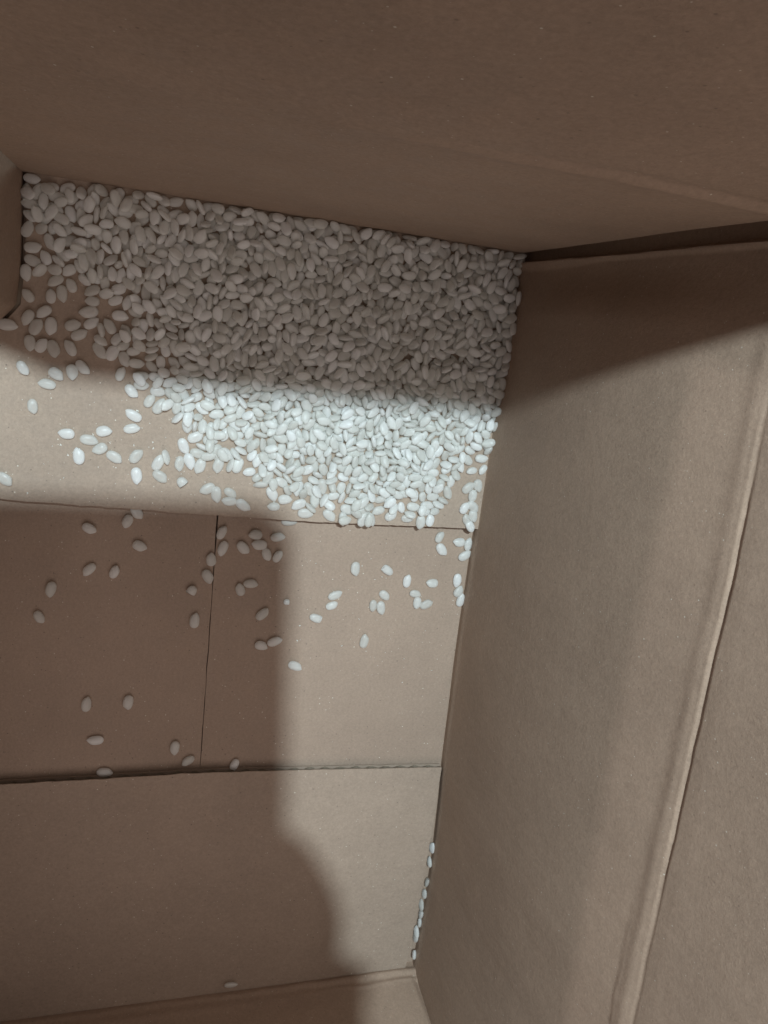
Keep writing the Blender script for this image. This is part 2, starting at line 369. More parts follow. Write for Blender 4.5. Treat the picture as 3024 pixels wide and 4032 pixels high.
# ------------------------------------------------------------------ loose grains: (crop id, x, y, tip angle in the picture, label)
CROPS = {'a': (1.508, 0, 1200), 'b': (1.508, 0, 1900), 'c': (2.765, 700, 1900), 'd': (1.3825, 900, 1500)}
LOOSE = [
 # ---- lit short flap, left half
 ('a', 45, 118, 5, 'shaded grain cut by the left photo border, pointing along the far panel'),
 ('a', 212, 130, -60, 'shaded grain leaning over, left one of an upright pair below the pile corner'),
 ('a', 303, 128, 90, 'narrow upright shaded grain, right one of the pair below the pile corner'),
 ('a', 178, 228, 80, 'leftmost of three shaded grains touching in a row just inside the shadow'),
 ('a', 245, 240, -60, 'middle of three shaded grains touching in a row just inside the shadow'),
 ('a', 318, 262, 70, 'rightmost of three shaded grains touching in a row just inside the shadow'),
 ('a', 418, 255, -115, 'single shaded grain right of the row of three, tip up'),
 ('a', 592, 275, 60, 'shaded grain slanting down towards the pile, left of an upright one'),
 ('a', 668, 283, -60, 'small shaded upright grain almost touching the ragged side of the pile'),
 ('a', 135, 378, 60, 'half lit grain on the shadow edge nearest the left photo border'),
 ('a', 335, 412, 30, 'large grain on the shadow edge with its tip pointing down right'),
 ('a', 430, 402, 75, 'upright grain on the shadow edge touching a slanting dimmer one'),
 ('a', 490, 375, 50, 'dim slanting grain on the shadow edge, right of the upright one'),
 ('a', 278, 470, -165, 'bright lit grain tucked under the large grain at the shadow edge'),
 ('a', 193, 605, 85, 'lonely upright grain on the lit flap below the shadow edge'),
 ('a', 790, 658, -150, 'lit grain with its tip up left, upper one of a stacked pair'),
 ('a', 783, 735, -10, 'lit round ended grain, lower one of the stacked pair left of the pile'),
 ('a', 393, 768, 178, 'lit grain pointing left, leftmost of the loose cluster on the short flap'),
 ('a', 530, 803, 10, 'lit grain in the loose cluster, above the one it nearly touches'),
 ('a', 618, 750, -10, 'long lit grain at the top right of the loose cluster'),
 ('a', 592, 858, 150, 'lit grain in the middle of the loose cluster, tip down left'),
 ('a', 468, 898, -95, 'lit grain standing upright below the loose cluster'),
 ('a', 680, 905, 30, 'lit grain slanting down right at the end of the loose cluster'),
 ('a', 808, 898, -50, 'lit grain with glossy side, directly above another upright one'),
 ('a', 940, 938, -60, 'lit grain with a bright glint, tip up, above a slanting one'),
 ('a', 812, 1018, 80, 'lit upright grain above the flap edge, left of a slanting one'),
 ('a', 952, 1020, 35, 'slanting lit grain with a long glint, tip down right'),
 ('a', 1090, 1065, 50, 'broken looking slanting grain alone above the flap edge'),
 ('a', 28, 1035, 35, 'lit grain at the left photo border near the flap edge'),
 ('c', 322, 72, 150, 'wide lit grain, left one of the overlapping pair near the flap edge'),
 ('c', 418, 135, 90, 'upright lit grain, right one of the overlapping pair near the flap edge'),
 ('c', 575, 115, 30, 'lit grain lying just above another near the flap edge'),
 ('c', 560, 208, 180, 'lit grain lying just below another near the flap edge'),
 ('c', 712, 252, 40, 'half shaded grain at the very edge of the short flap'),
 # ---- fringe of the pile (laid one by one, shared wording)
 ('a', 1090, 842, 70, None), ('a', 1175, 885, 20, None), ('a', 1065, 945, 100, None), ('a', 1127, 932, 70, None), ('a', 1188, 960, 110, None),
 ('a', 1295, 955, 110, None), ('a', 1412, 950, 120, None), ('a', 1285, 875, 110, None), ('a', 1345, 890, 40, None),
 ('a', 840, 425, 5, None), ('a', 840, 480, 10, None), ('a', 938, 515, 5, None), ('a', 887, 570, -60, None), ('a', 948, 602, -50, None),
 ('a', 1050, 610, 100, None), ('a', 1112, 635, 60, None), ('a', 1112, 720, 80, None), ('a', 1163, 787, -20, None), ('a', 1250, 805, 0, None),
 ('a', 738, 325, 75, None), ('a', 525, 1245 - 1200, 170, None), ('a', 432, 120, -20, None),
 ('c', 1030, 125, 60, None), ('c', 1170, 183, -10, None), ('c', 1315, 240, 160, None), ('c', 1392, 335, 0, None), ('c', 1492, 195, 95, None),
 ('c', 1435, 80, 60, None), ('c', 1305, 65, 110, None),
 ('d', 50, 458, -70, None), ('d', 215, 522, -70, None), ('d', 290, 553, 30, None), ('d', 510, 577, 90, None), ('d', 470, 648, 90, None),
 ('d', 625, 752, 85, None), ('d', 1047, 770, 95, None), ('d', 733, 755, -60, None), ('d', 775, 757, 80, None), ('d', 885, 735, -30, None), ('d', 975, 750, 0, None),
 ('d', 1062, 714, 180, None), ('d', 1082, 678, 0, None), ('d', 730, 712, 180, None), ('d', 648, 700, 20, None), ('d', 1193, 610, 80, None), ('d', 1212, 548, 100, None),
 ('d', 1153, 568, 100, None), ('d', 1112, 632, 0, None), ('d', 550, 733, 40, None), ('d', 1090, 585, 100, None),
 # ---- column along the long panel on the short flap
 ('d', 1308, 580, -40, 'round lit grain at the top of the column along the long panel'),
 ('d', 1358, 572, 90, 'slim upright grain touching the long panel at the top of the column'),
 ('d', 1330, 627, 100, 'lit grain in the column along the long panel, second row down'),
 ('d', 1332, 685, 40, 'lit grain against the long panel, third row of the column'),
 ('d', 1285, 692, -60, 'glossy grain on the left side of the column along the long panel'),
 ('d', 1331, 737, 90, 'upright grain against the long panel, low in the column'),
 ('d', 1296, 757, -110, 'grain with its tip up, low on the left side of the column'),
 ('d', 1317, 793, 60, 'lowest grain of the column, hanging over the flap edge by the panel'),
 # ---- lit lower panel
 ('d', 1150, 850, -60, 'slim lit grain with its tip up, above a stubby one, below the flap edge'),
 ('d', 1160, 920, 60, 'stubby lit grain directly below the slim tipped one'),
 ('d', 1255, 880, 175, 'lit grain lying across, touching an upright one by the long panel'),
 ('d', 1305, 890, -80, 'upright lit grain beside the long panel, right of one lying across'),
 ('d', 1287, 952, -30, 'lit grain beside the long panel, lowest of the group of three'),
 ('d', 1246, 1088, 95, 'top grain of the chain of three beside the long panel'),
 ('d', 1254, 1146, -50, 'middle grain of the chain of three beside the long panel'),
 ('d', 1266, 1193, -70, 'bottom grain of the chain of three beside the long panel'),
 ('d', 690, 1025, 95, 'upright lit oval grain alone on the lit bottom flap, highest of the middle ones'),
 ('d', 862, 1028, -140, 'lit grain slanting down right with a small chip at its upper end'),
 ('d', 972, 1090, -80, 'upright lit grain with its tip up, right of the chipped one'),
 ('d', 1108, 1103, 175, 'lit grain with a pointed left end, between the upright one and the chain of three'),
 ('d', 850, 1168, 40, 'round lit grain slanting right above the touching broken pair'),
 ('d', 788, 1225, 90, 'left half of the touching pair, concave on its right side'),
 ('d', 830, 1238, 85, 'right half of the touching pair, leaning on the concave one'),
 ('d', 582, 1168, -20, 'upper of two flat lit grains lying one above the other'),
 ('d', 563, 1224, -20, 'lower of two flat lit grains lying one above the other'),
 ('d', 1018, 1160, 10, 'top grain of the knot of three on the lit bottom flap'),
 ('d', 1028, 1210, 95, 'left lower grain of the knot of three on the lit bottom flap'),
 ('d', 1077, 1216, -25, 'right lower grain of the knot of three on the lit bottom flap'),
 ('d', 740, 1417, -75, 'lit upright grain with its tip up, alone below the loose lit ones'),
 ('d', 364, 1553, 20, 'stubby grain alone on the lit panel, lowest one beside the shadow edge'),
 ('c', 1198, 1305, 0, 'tiny broken rice fragment on the edge of the phone shadow'),
 ('c', 1510, 1480, 20, 'lit grain with a crumbly right end, nearest the phone shadow'),
 ('c', 1215, 420, 0, 'grain half hidden under the flap edge at the corner of the phone shadow'),
 # ---- shaded lower panel, right of the seam
 ('c', 478, 545, -65, 'shaded grain just right of the seam, tip up, nearest the flap edge'),
 ('c', 488, 722, 115, 'shaded grain just right of the seam, second from the flap edge'),
 ('c', 845, 568, -170, 'shaded grain with its tip left, top left of the group of five'),
 ('c', 1092, 595, -10, 'shaded grain with its tip right, top right of the group of five'),
 ('c', 887, 682, 180, 'shaded grain lying across in the middle of the group of five'),
 ('c', 712, 715, 50, 'small shaded grain left of the group of five'),
 ('c', 968, 787, 75, 'shaded grain slanting down in the group of five'),
 ('c', 1088, 805, -60, 'palest grain of the group of five, next to the lit area'),
 ('c', 797, 1103, 0, 'right grain of the touching pair right of the seam'),
 ('c', 678, 1167, -110, 'left grain of the touching pair right of the seam'),
 ('c', 925, 1435, -40, 'single shaded grain below the touching pair right of the seam'),
 ('b', 1553, 970, 10, 'left grain of the lower shaded pair by the edge of the lit area'),
 ('b', 1632, 945, -20, 'right grain of the lower shaded pair by the edge of the lit area'),
 ('b', 1390, 1680, 120, 'shaded grain right of the seam beside the corrugated edge'),
 # ---- shaded lower panel, on and left of the seam
 ('c', 362, 838, -100, 'shaded grain lying on the seam, upper of two'),
 ('c', 330, 1027, 60, 'shaded grain touching the seam from the left, lower of two'),
 ('c', 142, 1198, 120, 'square looking broken grain left of the seam'),
 ('c', 183, 1502, -85, 'shaded grain below the broken one left of the seam'),
 ('b', 812, 178, 60, 'grain touching the shaded flap edge, right one of a pair'),
 ('b', 755, 232, 120, 'grain just below the shaded flap edge, left one of a pair'),
 ('b', 530, 275, 30, 'shaded grain with a drawn out tip, alone below the flap edge'),
 ('b', 830, 380, 30, 'shaded grain slanting right below the pair at the flap edge'),
 ('b', 527, 518, 140, 'shaded long grain, left one of two side by side'),
 ('b', 680, 532, -60, 'shaded upright grain, right one of two side by side'),
 ('b', 300, 637, 105, 'shaded grain with its tip down, second nearest the left photo border'),
 ('b', 232, 802, 60, 'shaded round ended grain nearest the left photo border on the lower panel'),
 ('b', 512, 1318, -85, 'shaded grain with its tip up, left one of the lower middle two'),
 ('b', 760, 1308, 100, 'shaded grain with a notched foot, right one of the lower middle two'),
 ('b', 565, 1533, 175, 'shaded grain with its tip left, above the one at the corrugated edge'),
 ('b', 622, 1722, 0, 'grain lying on the dark corrugated edge on the left'),
 ('b', 1037, 1580, 100, 'small shaded grain left of the lower end of the seam, upper of two'),
 ('b', 1115, 1655, 150, 'small shaded grain left of the lower end of the seam, lower of two'),
]
# ------------------------------------------------------------------ rice
GM = []
for k, (L_, W_, T_, sd) in enumerate(GSPEC):
    GM.append(grain_mesh('rice_grain', L_, W_, T_, sd)); GM[-1].materials.append(M_rice)
GCUT = grain_mesh('rice_grain', 5.0, 3.4, 2.3, 21, cut=.12); GCUT.materials.append(M_rice)
GBIT = grain_mesh('rice_grain', 2.9, 2.0, 1.5, 22, cut=.35); GBIT.materials.append(M_rice)
GBITE = grain_mesh('rice_grain', 5.4, 3.1, 2.3, 23, cut=.6); GBITE.materials.append(M_rice)
def ground(x, y):
    if y > top_flap_edge_y(x): return z_far_flap(x, y)
    if y < low_flap_edge_y(x) and x < low_flap_edge_x(y): return z_low_flap(x, y)
    return 0.0
def loose_pose(e):
    """where a loose grain of the list lies: (mesh, location mm, quaternion)"""
    crop, cx, cy, ang, lab = e; sc_, ox, oy = CROPS[crop]; u, v = ox + cx / sc_, oy + cy / sc_
    P = unproj(u, v, 4.5)
    g = ground(P[0], P[1]); P = unproj(u, v, g + 1.1); g2 = ground(P[0], P[1])
    over = top_flap_edge_y(P[0]) - P[1]
    if 0 < over < (2.6 if crop == 'd' and cy > 735 and cy < 800 else .6): g2 = z_far_flap(P[0], top_flap_edge_y(P[0])); P = unproj(u, v, g2 + 1.1)
    elif abs(g2 - g) > 1.5: g2 = max(g, g2); P = unproj(u, v, g2 + 1.1)
    a = math.radians(ang); Q = unproj(u + 20 * math.cos(a), v + 20 * math.sin(a), g2 + 1.1)
    h = math.atan2(Q[1] - P[1], Q[0] - P[0])
    r = random.Random(int(cx * 31 + cy * 7))
    k = r.randrange(8); me = GM[k]; T = GSPEC[k][2]
    if lab and ('fragment' in lab): me = GBIT; T = 1.5
    elif lab and ('broken grain' in lab or 'broken looking' in lab): me = GCUT; T = 2.3
    elif lab and ('chip at' in lab or 'crumbly' in lab): me = GBITE; T = 2.3
    sc1 = 1.0
    q = Quaternion((0, 0, 1), h) @ Quaternion((1, 0, 0), r.uniform(-.16, .16)) @ Quaternion((0, 1, 0), r.uniform(-.05, .05))
    if r.random() < .5: q = q @ Quaternion((1, 0, 0), math.pi)
    return me, Vector((P[0], P[1], g2 + T / 2 * .97)), q
# settled grains: x, y, z in tenths of a millimetre, orientation w x y z in five-hundredths, shape number
PILE = [
6,2904,41,425,-9,14,262,7, 2,2777,42,346,20,23,-360,5, 21,2852,42,499,-9,8,28,5, 176,2997,61,397,18,-71,295,5, 272,2961,61,86,8,-43,491,5,
33,2948,62,278,111,18,400,0, 96,2871,59,76,-410,-268,66,5, 105,2728,43,365,8,5,-342,7, 164,2828,60,386,-40,8,-315,7, 70,2958,60,216,66,-80,-439,5,
9,2646,44,244,11,4,-436,7, 54,2669,42,156,-7,1,-475,2, 187,2927,64,44,-23,-486,-106,7, 21,2814,42,493,-9,-9,-81,0, 41,2788,46,7,216,-426,-149,5,
249,3025,65,36,405,-263,-123,5, 276,2684,43,3,-500,-10,-4,5, 60,3021,60,98,90,480,-40,0, 363,2783,58,126,-34,-32,482,2, 324,2932,68,391,-77,52,-297,5,
168,2950,60,460,104,86,143,0, 15,3044,40,499,-7,-9,-20,4, 97,2946,52,90,-39,23,490,2, 7,3002,66,128,-143,47,459,5, 246,2649,44,247,16,69,429,7,
159,2612,44,488,-3,-1,109,7, 279,3009,69,18,265,-412,99,0, 256,2893,64,342,99,-55,-346,0, 360,2724,64,208,-56,-105,439,5, 193,2651,43,480,-8,-5,141,2,
380,2827,62,82,-209,443,-53,7, 85,2765,42,135,13,-58,-478,2, 502,2951,86,448,27,-84,204,5, 760,2978,74,62,5,-25,496,5, 188,2849,62,142,398,-267,-7,7,
123,2962,41,403,-12,-6,-296,0, 570,2726,79,362,53,-1,-340,5, 471,2610,79,18,-493,-80,-9,5, 915,2996,74,135,-58,-33,477,7, 364,2986,63,28,356,-345,56,1,
320,2451,47,453,-15,-5,-210,5, 57,2829,42,293,-44,-22,402,1, 190,2749,45,99,53,-116,-473,5, 461,2783,78,484,-81,54,-80,5, 334,2635,59,473,-71,31,-142,0,
48,2986,55,327,-92,12,-367,4, 122,2800,42,131,17,8,-482,1, 95,2911,57,457,74,11,-189,4, 508,2800,61,387,-29,12,315,5, 233,2746,48,99,-463,-128,-99,0,
393,2965,64,37,387,297,-103,7, 560,2429,65,492,18,-19,-87,5, 456,2846,68,247,-91,-8,-425,2, 74,2718,42,359,-22,7,347,3, 431,2892,78,108,78,136,462,5,
681,2877,70,68,437,-221,76,7, 316,2826,69,137,-451,117,-120,5, 572,2568,63,316,-31,36,384,7, 332,2541,47,493,26,74,-26,2, 82,2796,49,143,-18,478,17,7,
499,2378,67,328,-68,43,-369,5, 208,3042,52,63,453,-22,-202,7, 192,2718,43,22,-19,27,498,3, 342,2495,63,217,-16,-51,447,0, 67,2874,45,398,116,-85,-266,5,
603,2489,74,264,12,38,-423,5, 547,2803,67,90,-127,-5,475,2, 131,2757,42,276,-22,2,416,3, 647,2346,67,258,-35,54,424,7, 507,2902,82,133,-86,464,100,5,
1113,2878,74,499,4,-19,15,2, 553,2494,78,67,231,438,26,5, 548,3043,60,64,32,494,-30,1, 10,2712,43,228,-4,-8,445,3, 414,2927,54,125,201,-425,-114,0,
242,2847,47,435,-195,-25,151,0, 764,3017,72,241,-135,17,416,5, 690,3038,61,164,63,-47,466,2, 558,2844,79,253,-70,117,409,5, 445,2996,65,92,147,20,-468,0,
276,2918,57,376,9,-65,-323,3, 191,2794,61,346,19,-47,358,4, 755,2906,82,283,-86,71,397,0, 270,2764,42,491,-8,4,95,5, 732,2887,66,361,58,-52,-338,5,
356,2933,63,192,393,-214,-111,7, 793,2886,88,58,405,-282,-59,7, 152,3027,48,376,-53,183,269,1, 917,2748,73,419,6,7,273,0, 580,2651,78,146,-13,477,36,7,
229,2912,57,121,-351,320,100,1, 424,2968,63,348,175,-150,-275,5, 803,2641,77,22,170,464,-75,0, 339,2598,59,30,-489,101,2,1, 667,2524,90,98,-61,486,-27,0,
872,3044,88,492,-65,46,32,7, 700,2774,86,223,-67,-193,398,5, 261,2728,42,488,-8,-14,110,4, 424,3044,41,496,-8,-13,58,4, 618,2839,76,56,-66,492,8,2,
149,2866,72,457,190,30,-66,4, 420,2770,68,127,86,-137,-456,0, 432,2420,62,139,-101,12,-469,0, 296,2783,56,59,142,476,10,4, 120,3014,57,303,-60,-12,393,6,
9,2975,56,21,-41,-10,498,3, 225,2949,57,32,9,3,-499,6, 45,2909,47,469,31,-139,98,3, 621,2267,71,435,81,-32,-230,5, 499,2549,63,43,10,-171,468,5,
576,2297,73,339,-54,-43,-361,7, 248,2806,56,351,56,146,321,3, 98,2991,60,478,72,-89,91,6, 828,2493,75,162,-125,1,456,7, 474,3001,61,376,-55,-23,324,0,
826,2762,63,325,-51,31,375,5, 284,2504,45,7,397,304,-7,4, 1179,2989,77,340,178,-62,-314,7, 1001,2822,74,121,441,189,70,7, 293,2625,61,244,-40,-79,428,1,
470,3044,47,211,80,-118,430,1, 326,2713,61,79,-137,-474,-14,3, 307,2895,66,338,-65,-225,284,5, 1281,2942,77,83,-180,458,29,2, 1295,2746,79,456,-33,-21,202,5,
530,2714,71,11,123,-484,22,2, 222,2602,48,179,453,-86,-72,1, 1033,3040,61,472,8,-33,160,1, 724,2821,79,176,-90,36,-458,2, 808,2373,83,45,-250,428,50,7,
1007,2671,81,144,-34,-93,-469,7, 592,2402,49,24,-10,12,-499,5, 865,2708,75,32,-493,-59,47,0, 492,2641,63,58,-385,308,63,5, 1246,2996,61,114,-110,-48,472,7,
296,2726,43,253,-36,44,-428,2, 863,2559,91,487,111,24,6,5, 1314,2819,79,15,-464,-182,30,7, 148,2916,57,66,14,449,209,4, 907,2680,83,467,-130,3,121,0,
899,2840,76,355,-46,-6,349,4, 1189,2927,82,9,26,-489,-103,2, 1374,2984,79,25,-303,390,75,5, 939,2368,81,169,-9,-9,471,2, 568,2993,60,467,-161,-19,78,0,
657,2788,77,94,-473,-104,-81,1, 778,2612,80,291,-120,7,-388,0, 416,2521,55,176,-14,-465,47,0, 952,2633,82,39,183,-460,-60,0, 845,2997,64,108,142,453,-114,0,
948,2882,77,163,-193,405,-148,2, 1029,2768,74,12,436,-240,-45,0, 1425,2859,80,476,33,25,-149,7, 508,2727,81,371,-140,-75,295,4, 129,2848,57,498,-15,13,44,6,
599,2727,67,261,-21,-56,-422,0, 1028,2410,86,49,76,-104,-481,7, 326,2992,63,95,-479,-56,90,6, 437,2491,46,93,-23,43,-489,0, 632,2761,64,494,-40,-26,-57,3,
587,3026,62,57,-481,-98,-77,3, 949,2414,85,9,4,495,72,0, 539,2657,79,239,-107,156,-396,5, 757,2800,77,25,-491,-92,11,3, 575,2260,66,494,53,-23,49,2,
634,2456,75,11,-246,-429,73,1, 1034,2870,82,157,-119,94,450,0, 1166,2407,83,27,297,395,-72,5, 778,2768,76,178,47,172,-432,2, 468,2959,77,243,-196,-183,345,5,
1533,2859,87,89,-41,488,50,0, 658,2990,57,281,-49,-82,-402,3, 783,2452,83,164,-251,394,-69,5, 550,2360,54,338,-129,21,345,7, 621,3014,78,443,-224,-10,58,2,
1270,3036,80,430,-88,56,233,7, 856,2630,76,448,9,-108,-194,4, 721,2545,83,464,-26,23,-184,4, 760,2270,68,439,-28,3,-237,1, 944,2804,81,95,200,-437,99,7,
244,2996,48,147,128,37,459,7, 534,2572,62,76,-86,-487,-12,4, 574,2342,75,315,-41,43,384,4, 997,2640,77,57,476,138,-32,0, 894,2905,72,50,-445,-50,-216,0,
1493,2930,83,11,-418,-274,-1,2, 920,2574,67,238,-67,-23,-434,7, 324,2854,64,82,75,94,478,6, 396,2641,65,239,34,134,-417,4, 632,2725,78,150,194,433,-52,1,
756,2535,82,390,50,127,282,2, 470,2905,68,290,-37,-166,-371,4, 637,2425,68,469,-123,-27,117,7, 1254,2900,79,58,-82,-487,50,2, 523,2870,75,10,322,-379,-44,6,
1192,2427,85,427,57,-63,-246,2, 951,2775,76,47,491,35,-75,5, 272,2805,41,423,-3,-15,265,4, 1072,3041,70,69,-47,71,-488,7, 743,2846,62,40,-492,-1,-79,2,
1099,2126,87,53,413,273,47,0, 1050,2973,74,278,135,79,385,5, 1112,2656,78,288,-45,-11,-406,7, 359,3049,63,30,35,382,319,0, 435,2829,60,287,-102,34,-395,7,
793,2740,70,479,-20,-112,87,7, 760,2224,62,319,-119,104,350,2, 1469,2701,80,473,125,-69,-75,7, 815,2706,62,472,83,24,-139,2, 458,2448,64,191,80,-53,452,3,
388,2887,54,61,80,168,-460,3, 466,2478,60,487,-109,1,-24,3, 883,2229,71,148,-41,53,-473,7, 854,2765,77,356,223,-69,-262,7, 1321,2856,81,98,175,-55,-455,7,
111,3034,40,107,5,9,-488,4, 740,3044,70,480,-136,36,7,1, 1060,2548,84,39,-452,-139,-158,0, 810,3033,59,80,-85,-486,6,4, 804,2845,77,126,-80,183,-441,0,
1137,2693,74,121,483,-43,-11,5, 1173,2535,78,306,32,61,389,7, 713,2514,79,83,453,-154,-120,0, 472,2806,68,429,235,-72,-74,5, 811,2342,68,72,-3,25,494,5,
956,2689,76,437,-24,-23,-242,1, 1293,2911,78,166,342,322,44,2, 888,2458,69,434,68,28,-237,5, 1106,2945,76,52,245,-432,-13,4, 412,2616,59,32,192,-460,-18,6,
1298,2380,80,462,12,12,191,7, 269,2611,44,440,-81,-16,223,3, 1567,2715,77,134,-10,-46,-479,0, 1395,2789,75,483,-126,20,9,5, 1151,2904,60,75,42,51,490,7,
560,2533,60,465,-47,2,-178,6, 1138,3006,79,73,34,-467,-160,5, 955,2161,71,417,-125,57,-240,7, 1201,2824,81,304,53,87,384,5, 720,2679,68,164,301,354,-87,2,
606,2620,82,2,454,168,-125,4, 853,2915,77,376,-54,-14,-325,3, 1030,2444,81,149,-35,70,-471,7, 1306,2177,71,24,487,-112,11,7, 667,2591,73,343,-114,160,-307,0,
607,2872,62,461,-143,-86,97,0, 1578,2382,70,107,-85,474,-80,7, 687,2914,65,356,196,82,-280,1, 639,2394,64,489,31,9,99,4, 1245,2597,72,351,-22,-48,352,2,
978,2871,76,359,140,39,-316,1, 956,2981,72,163,-28,-53,-469,4, 852,2856,60,63,-428,-226,-107,5, 1454,2829,92,13,-66,-487,91,0, 979,2537,84,93,-95,-9,-482,0,
1005,2894,82,448,184,17,-121,1, 378,2536,45,461,49,-10,-186,6, 441,2738,65,151,50,395,262,5, 367,2867,59,69,-30,-421,258,2, 782,2484,67,144,68,-125,-457,7,
497,2853,82,371,-185,-30,-278,4, 851,2681,61,69,66,-96,-481,0, 1076,2615,85,452,-111,79,-164,5, 763,2729,79,388,-152,0,276,1, 1067,2064,77,498,0,46,13,5,
782,2304,75,99,481,61,68,4, 587,2683,71,94,-159,14,464,5, 1266,2784,79,81,99,10,-483,1, 1095,2345,83,79,70,-482,82,7, 1210,2725,77,473,-137,-40,-75,0,
1226,2136,76,44,-200,456,16,7, 516,2659,72,100,429,-200,-127,1, 1507,2893,81,200,-119,42,440,0, 635,2947,78,31,-127,471,106,6, 715,2956,70,356,308,-90,-141,7,
1462,2476,81,216,-42,-64,-444,5, 1120,2776,79,421,195,2,185,0, 405,2552,46,362,-45,60,-337,3, 812,2929,82,328,-189,66,-320,2, 428,2716,65,12,-461,188,45,6,
605,2816,83,440,133,38,-194,3, 713,2305,67,222,166,-58,-412,2, 1580,2831,90,10,-150,450,-158,5, 1184,2290,86,389,-38,-94,-297,7, 1534,2982,62,195,-32,44,-457,7,
209,2852,47,127,368,270,159,0, 702,2350,67,260,-17,25,-426,3, 841,2520,72,56,31,482,116,2, 801,2177,68,30,393,-307,-12,1, 227,2776,51,174,-300,-354,-66,4,
168,2777,44,450,133,-64,-160,6, 1579,2948,57,407,41,31,286,2, 478,2703,76,2,144,68,474,4, 1229,3046,68,236,-417,-140,-22,2, 609,2447,66,37,416,-271,46,1,
1036,2648,75,217,186,-1,-410,7, 1406,2620,85,26,486,91,-71,5, 439,2246,57,183,366,-266,-109,2, 1144,2939,69,0,206,383,247,0, 885,2421,83,323,-33,-80,-372,1,
1058,2922,76,10,-332,356,-115,3, 870,2937,66,61,153,395,258,5, 843,2355,80,261,-37,-59,421,1, 693,2408,69,130,-118,456,-108,3, 196,2972,47,209,261,-267,-259,2,
1581,2566,87,62,17,-46,494,5, 1178,2884,88,86,-36,67,487,3, 1570,2320,50,500,-7,-6,-11,7, 1264,2490,91,37,-415,-272,51,5, 1031,2714,66,449,213,14,-55,7,
480,2886,61,487,-100,-26,42,2, 602,2334,67,38,46,10,-496,2, 399,2487,62,15,-274,413,66,6, 1408,2200,70,439,56,-101,210,5, 693,2821,67,449,29,-121,180,5,
1354,2336,75,330,-107,-132,335,0, 1089,2996,66,414,23,57,274,0, 1165,2795,85,467,63,128,108,5, 370,2637,47,360,-160,-43,305,3, 615,2789,62,446,203,100,-13,2,
620,2592,75,276,129,-221,-329,5, 726,3017,68,51,-62,-238,432,3, 149,2880,58,135,56,88,-470,5, 474,2507,59,104,13,477,105,3, 366,2685,49,142,-261,-346,205,0,
1311,2444,89,218,131,2,-430,2, 993,2341,86,84,-239,-431,6,2, 1075,2761,80,242,-108,144,399,0, 196,2887,51,178,232,27,405,3, 538,2936,81,441,201,79,94,6,
690,2741,79,34,348,262,243,5, 1425,2915,96,66,-87,-245,422,2, 627,2916,70,8,32,15,499,1, 1357,2564,86,185,382,259,-54,5, 1497,2776,89,91,-27,-113,-478,5,
815,2818,83,182,-140,-98,-433,2, 720,2925,74,466,-138,92,-74,1, 1018,2533,79,16,462,190,-11,4, 1476,3029,62,219,70,-45,442,0, 1324,2123,57,499,-17,-7,-33,5,
1316,2605,80,106,-309,365,-101,7, 773,2873,76,298,-74,13,-394,7, 950,2540,77,482,27,80,-102,0, 1275,2976,84,116,421,178,168,4, 893,2959,67,335,182,123,-299,0,
720,2991,48,107,-141,-437,-166,0, 854,2437,84,460,-136,57,129,3, 1569,2901,77,492,68,54,-18,0, 345,2660,43,334,6,12,-372,1, 1320,2321,81,111,443,-197,-54,5,
446,2604,62,397,-9,29,-302,0, 92,2823,47,126,94,415,229,3, 1330,2778,69,193,5,424,182,5, 990,2967,51,449,-113,-189,-5,5, 952,2840,80,65,-149,38,-471,7,
476,2732,59,467,55,-97,-139,5, 957,3043,56,7,-498,46,11,2, 874,2176,75,480,-8,65,122,1, 640,3046,77,228,-428,-79,92,1, 973,2240,56,12,-434,232,89,5,
797,2992,73,353,155,103,-301,1, 885,2743,66,164,-316,-349,-30,0, 502,2419,65,138,-112,-130,-449,4, 599,2917,84,356,64,-244,-244,0, 638,2636,63,50,-213,430,-132,2,
571,2952,64,306,149,-177,-320,5, 1092,2580,71,90,-138,110,459,7, 1122,2458,81,137,-75,46,-473,2, 1192,2103,57,70,-13,-7,-495,0, 921,3046,75,210,70,-222,390,3,
31,3012,45,411,96,138,230,7, 222,2634,49,237,323,-242,-176,3, 1464,2614,88,430,124,-112,-194,1, 1088,2669,65,250,-6,70,-428,0, 1504,2580,85,303,-197,-4,346,2,
1168,2827,70,27,-458,-190,57,1, 1005,2115,60,152,-79,47,467,7, 389,3040,48,448,-74,-134,-162,3, 290,2592,48,468,82,138,74,6, 446,2556,47,199,-51,-114,441,3,
620,2971,62,95,-154,31,465,3, 467,2379,56,156,-141,384,-241,0, 912,2710,79,444,-192,-121,-36,1, 963,2601,72,201,-74,67,-447,2, 619,2894,81,482,113,-51,45,6,
984,2132,67,241,104,-239,-352,7, 1113,2413,88,372,-3,123,-310,5, 349,2764,44,343,25,104,347,2, 723,2580,82,126,4,211,-435,2, 748,2476,70,158,142,10,-453,3,
520,2748,62,334,52,10,368,7, 1351,2285,82,94,184,-455,-3,7, 1053,3007,60,277,8,-6,-416,1, 853,2825,74,413,-230,46,-157,2, 590,2759,64,452,-147,25,153,4,
1453,2547,79,323,-95,-63,365,3, 1385,2446,71,378,-156,-36,-285,7, 772,2387,75,80,-52,4,491,6, 504,2606,65,156,-21,-154,449,2, 1255,2870,70,70,457,187,-31,0,
999,3026,60,223,76,189,399,2, 1341,2680,64,74,-64,-56,487,7, 392,2998,68,161,66,294,365,4, 1438,2512,80,30,-484,120,31,2, 924,2839,69,349,104,-112,-324,0,
1260,2663,83,443,24,99,-208,2, 1593,2695,83,54,-262,368,-208,1, 919,2616,66,272,-125,9,400,3, 1397,2077,59,377,-20,12,327,5, 638,2865,58,204,-100,174,410,7,
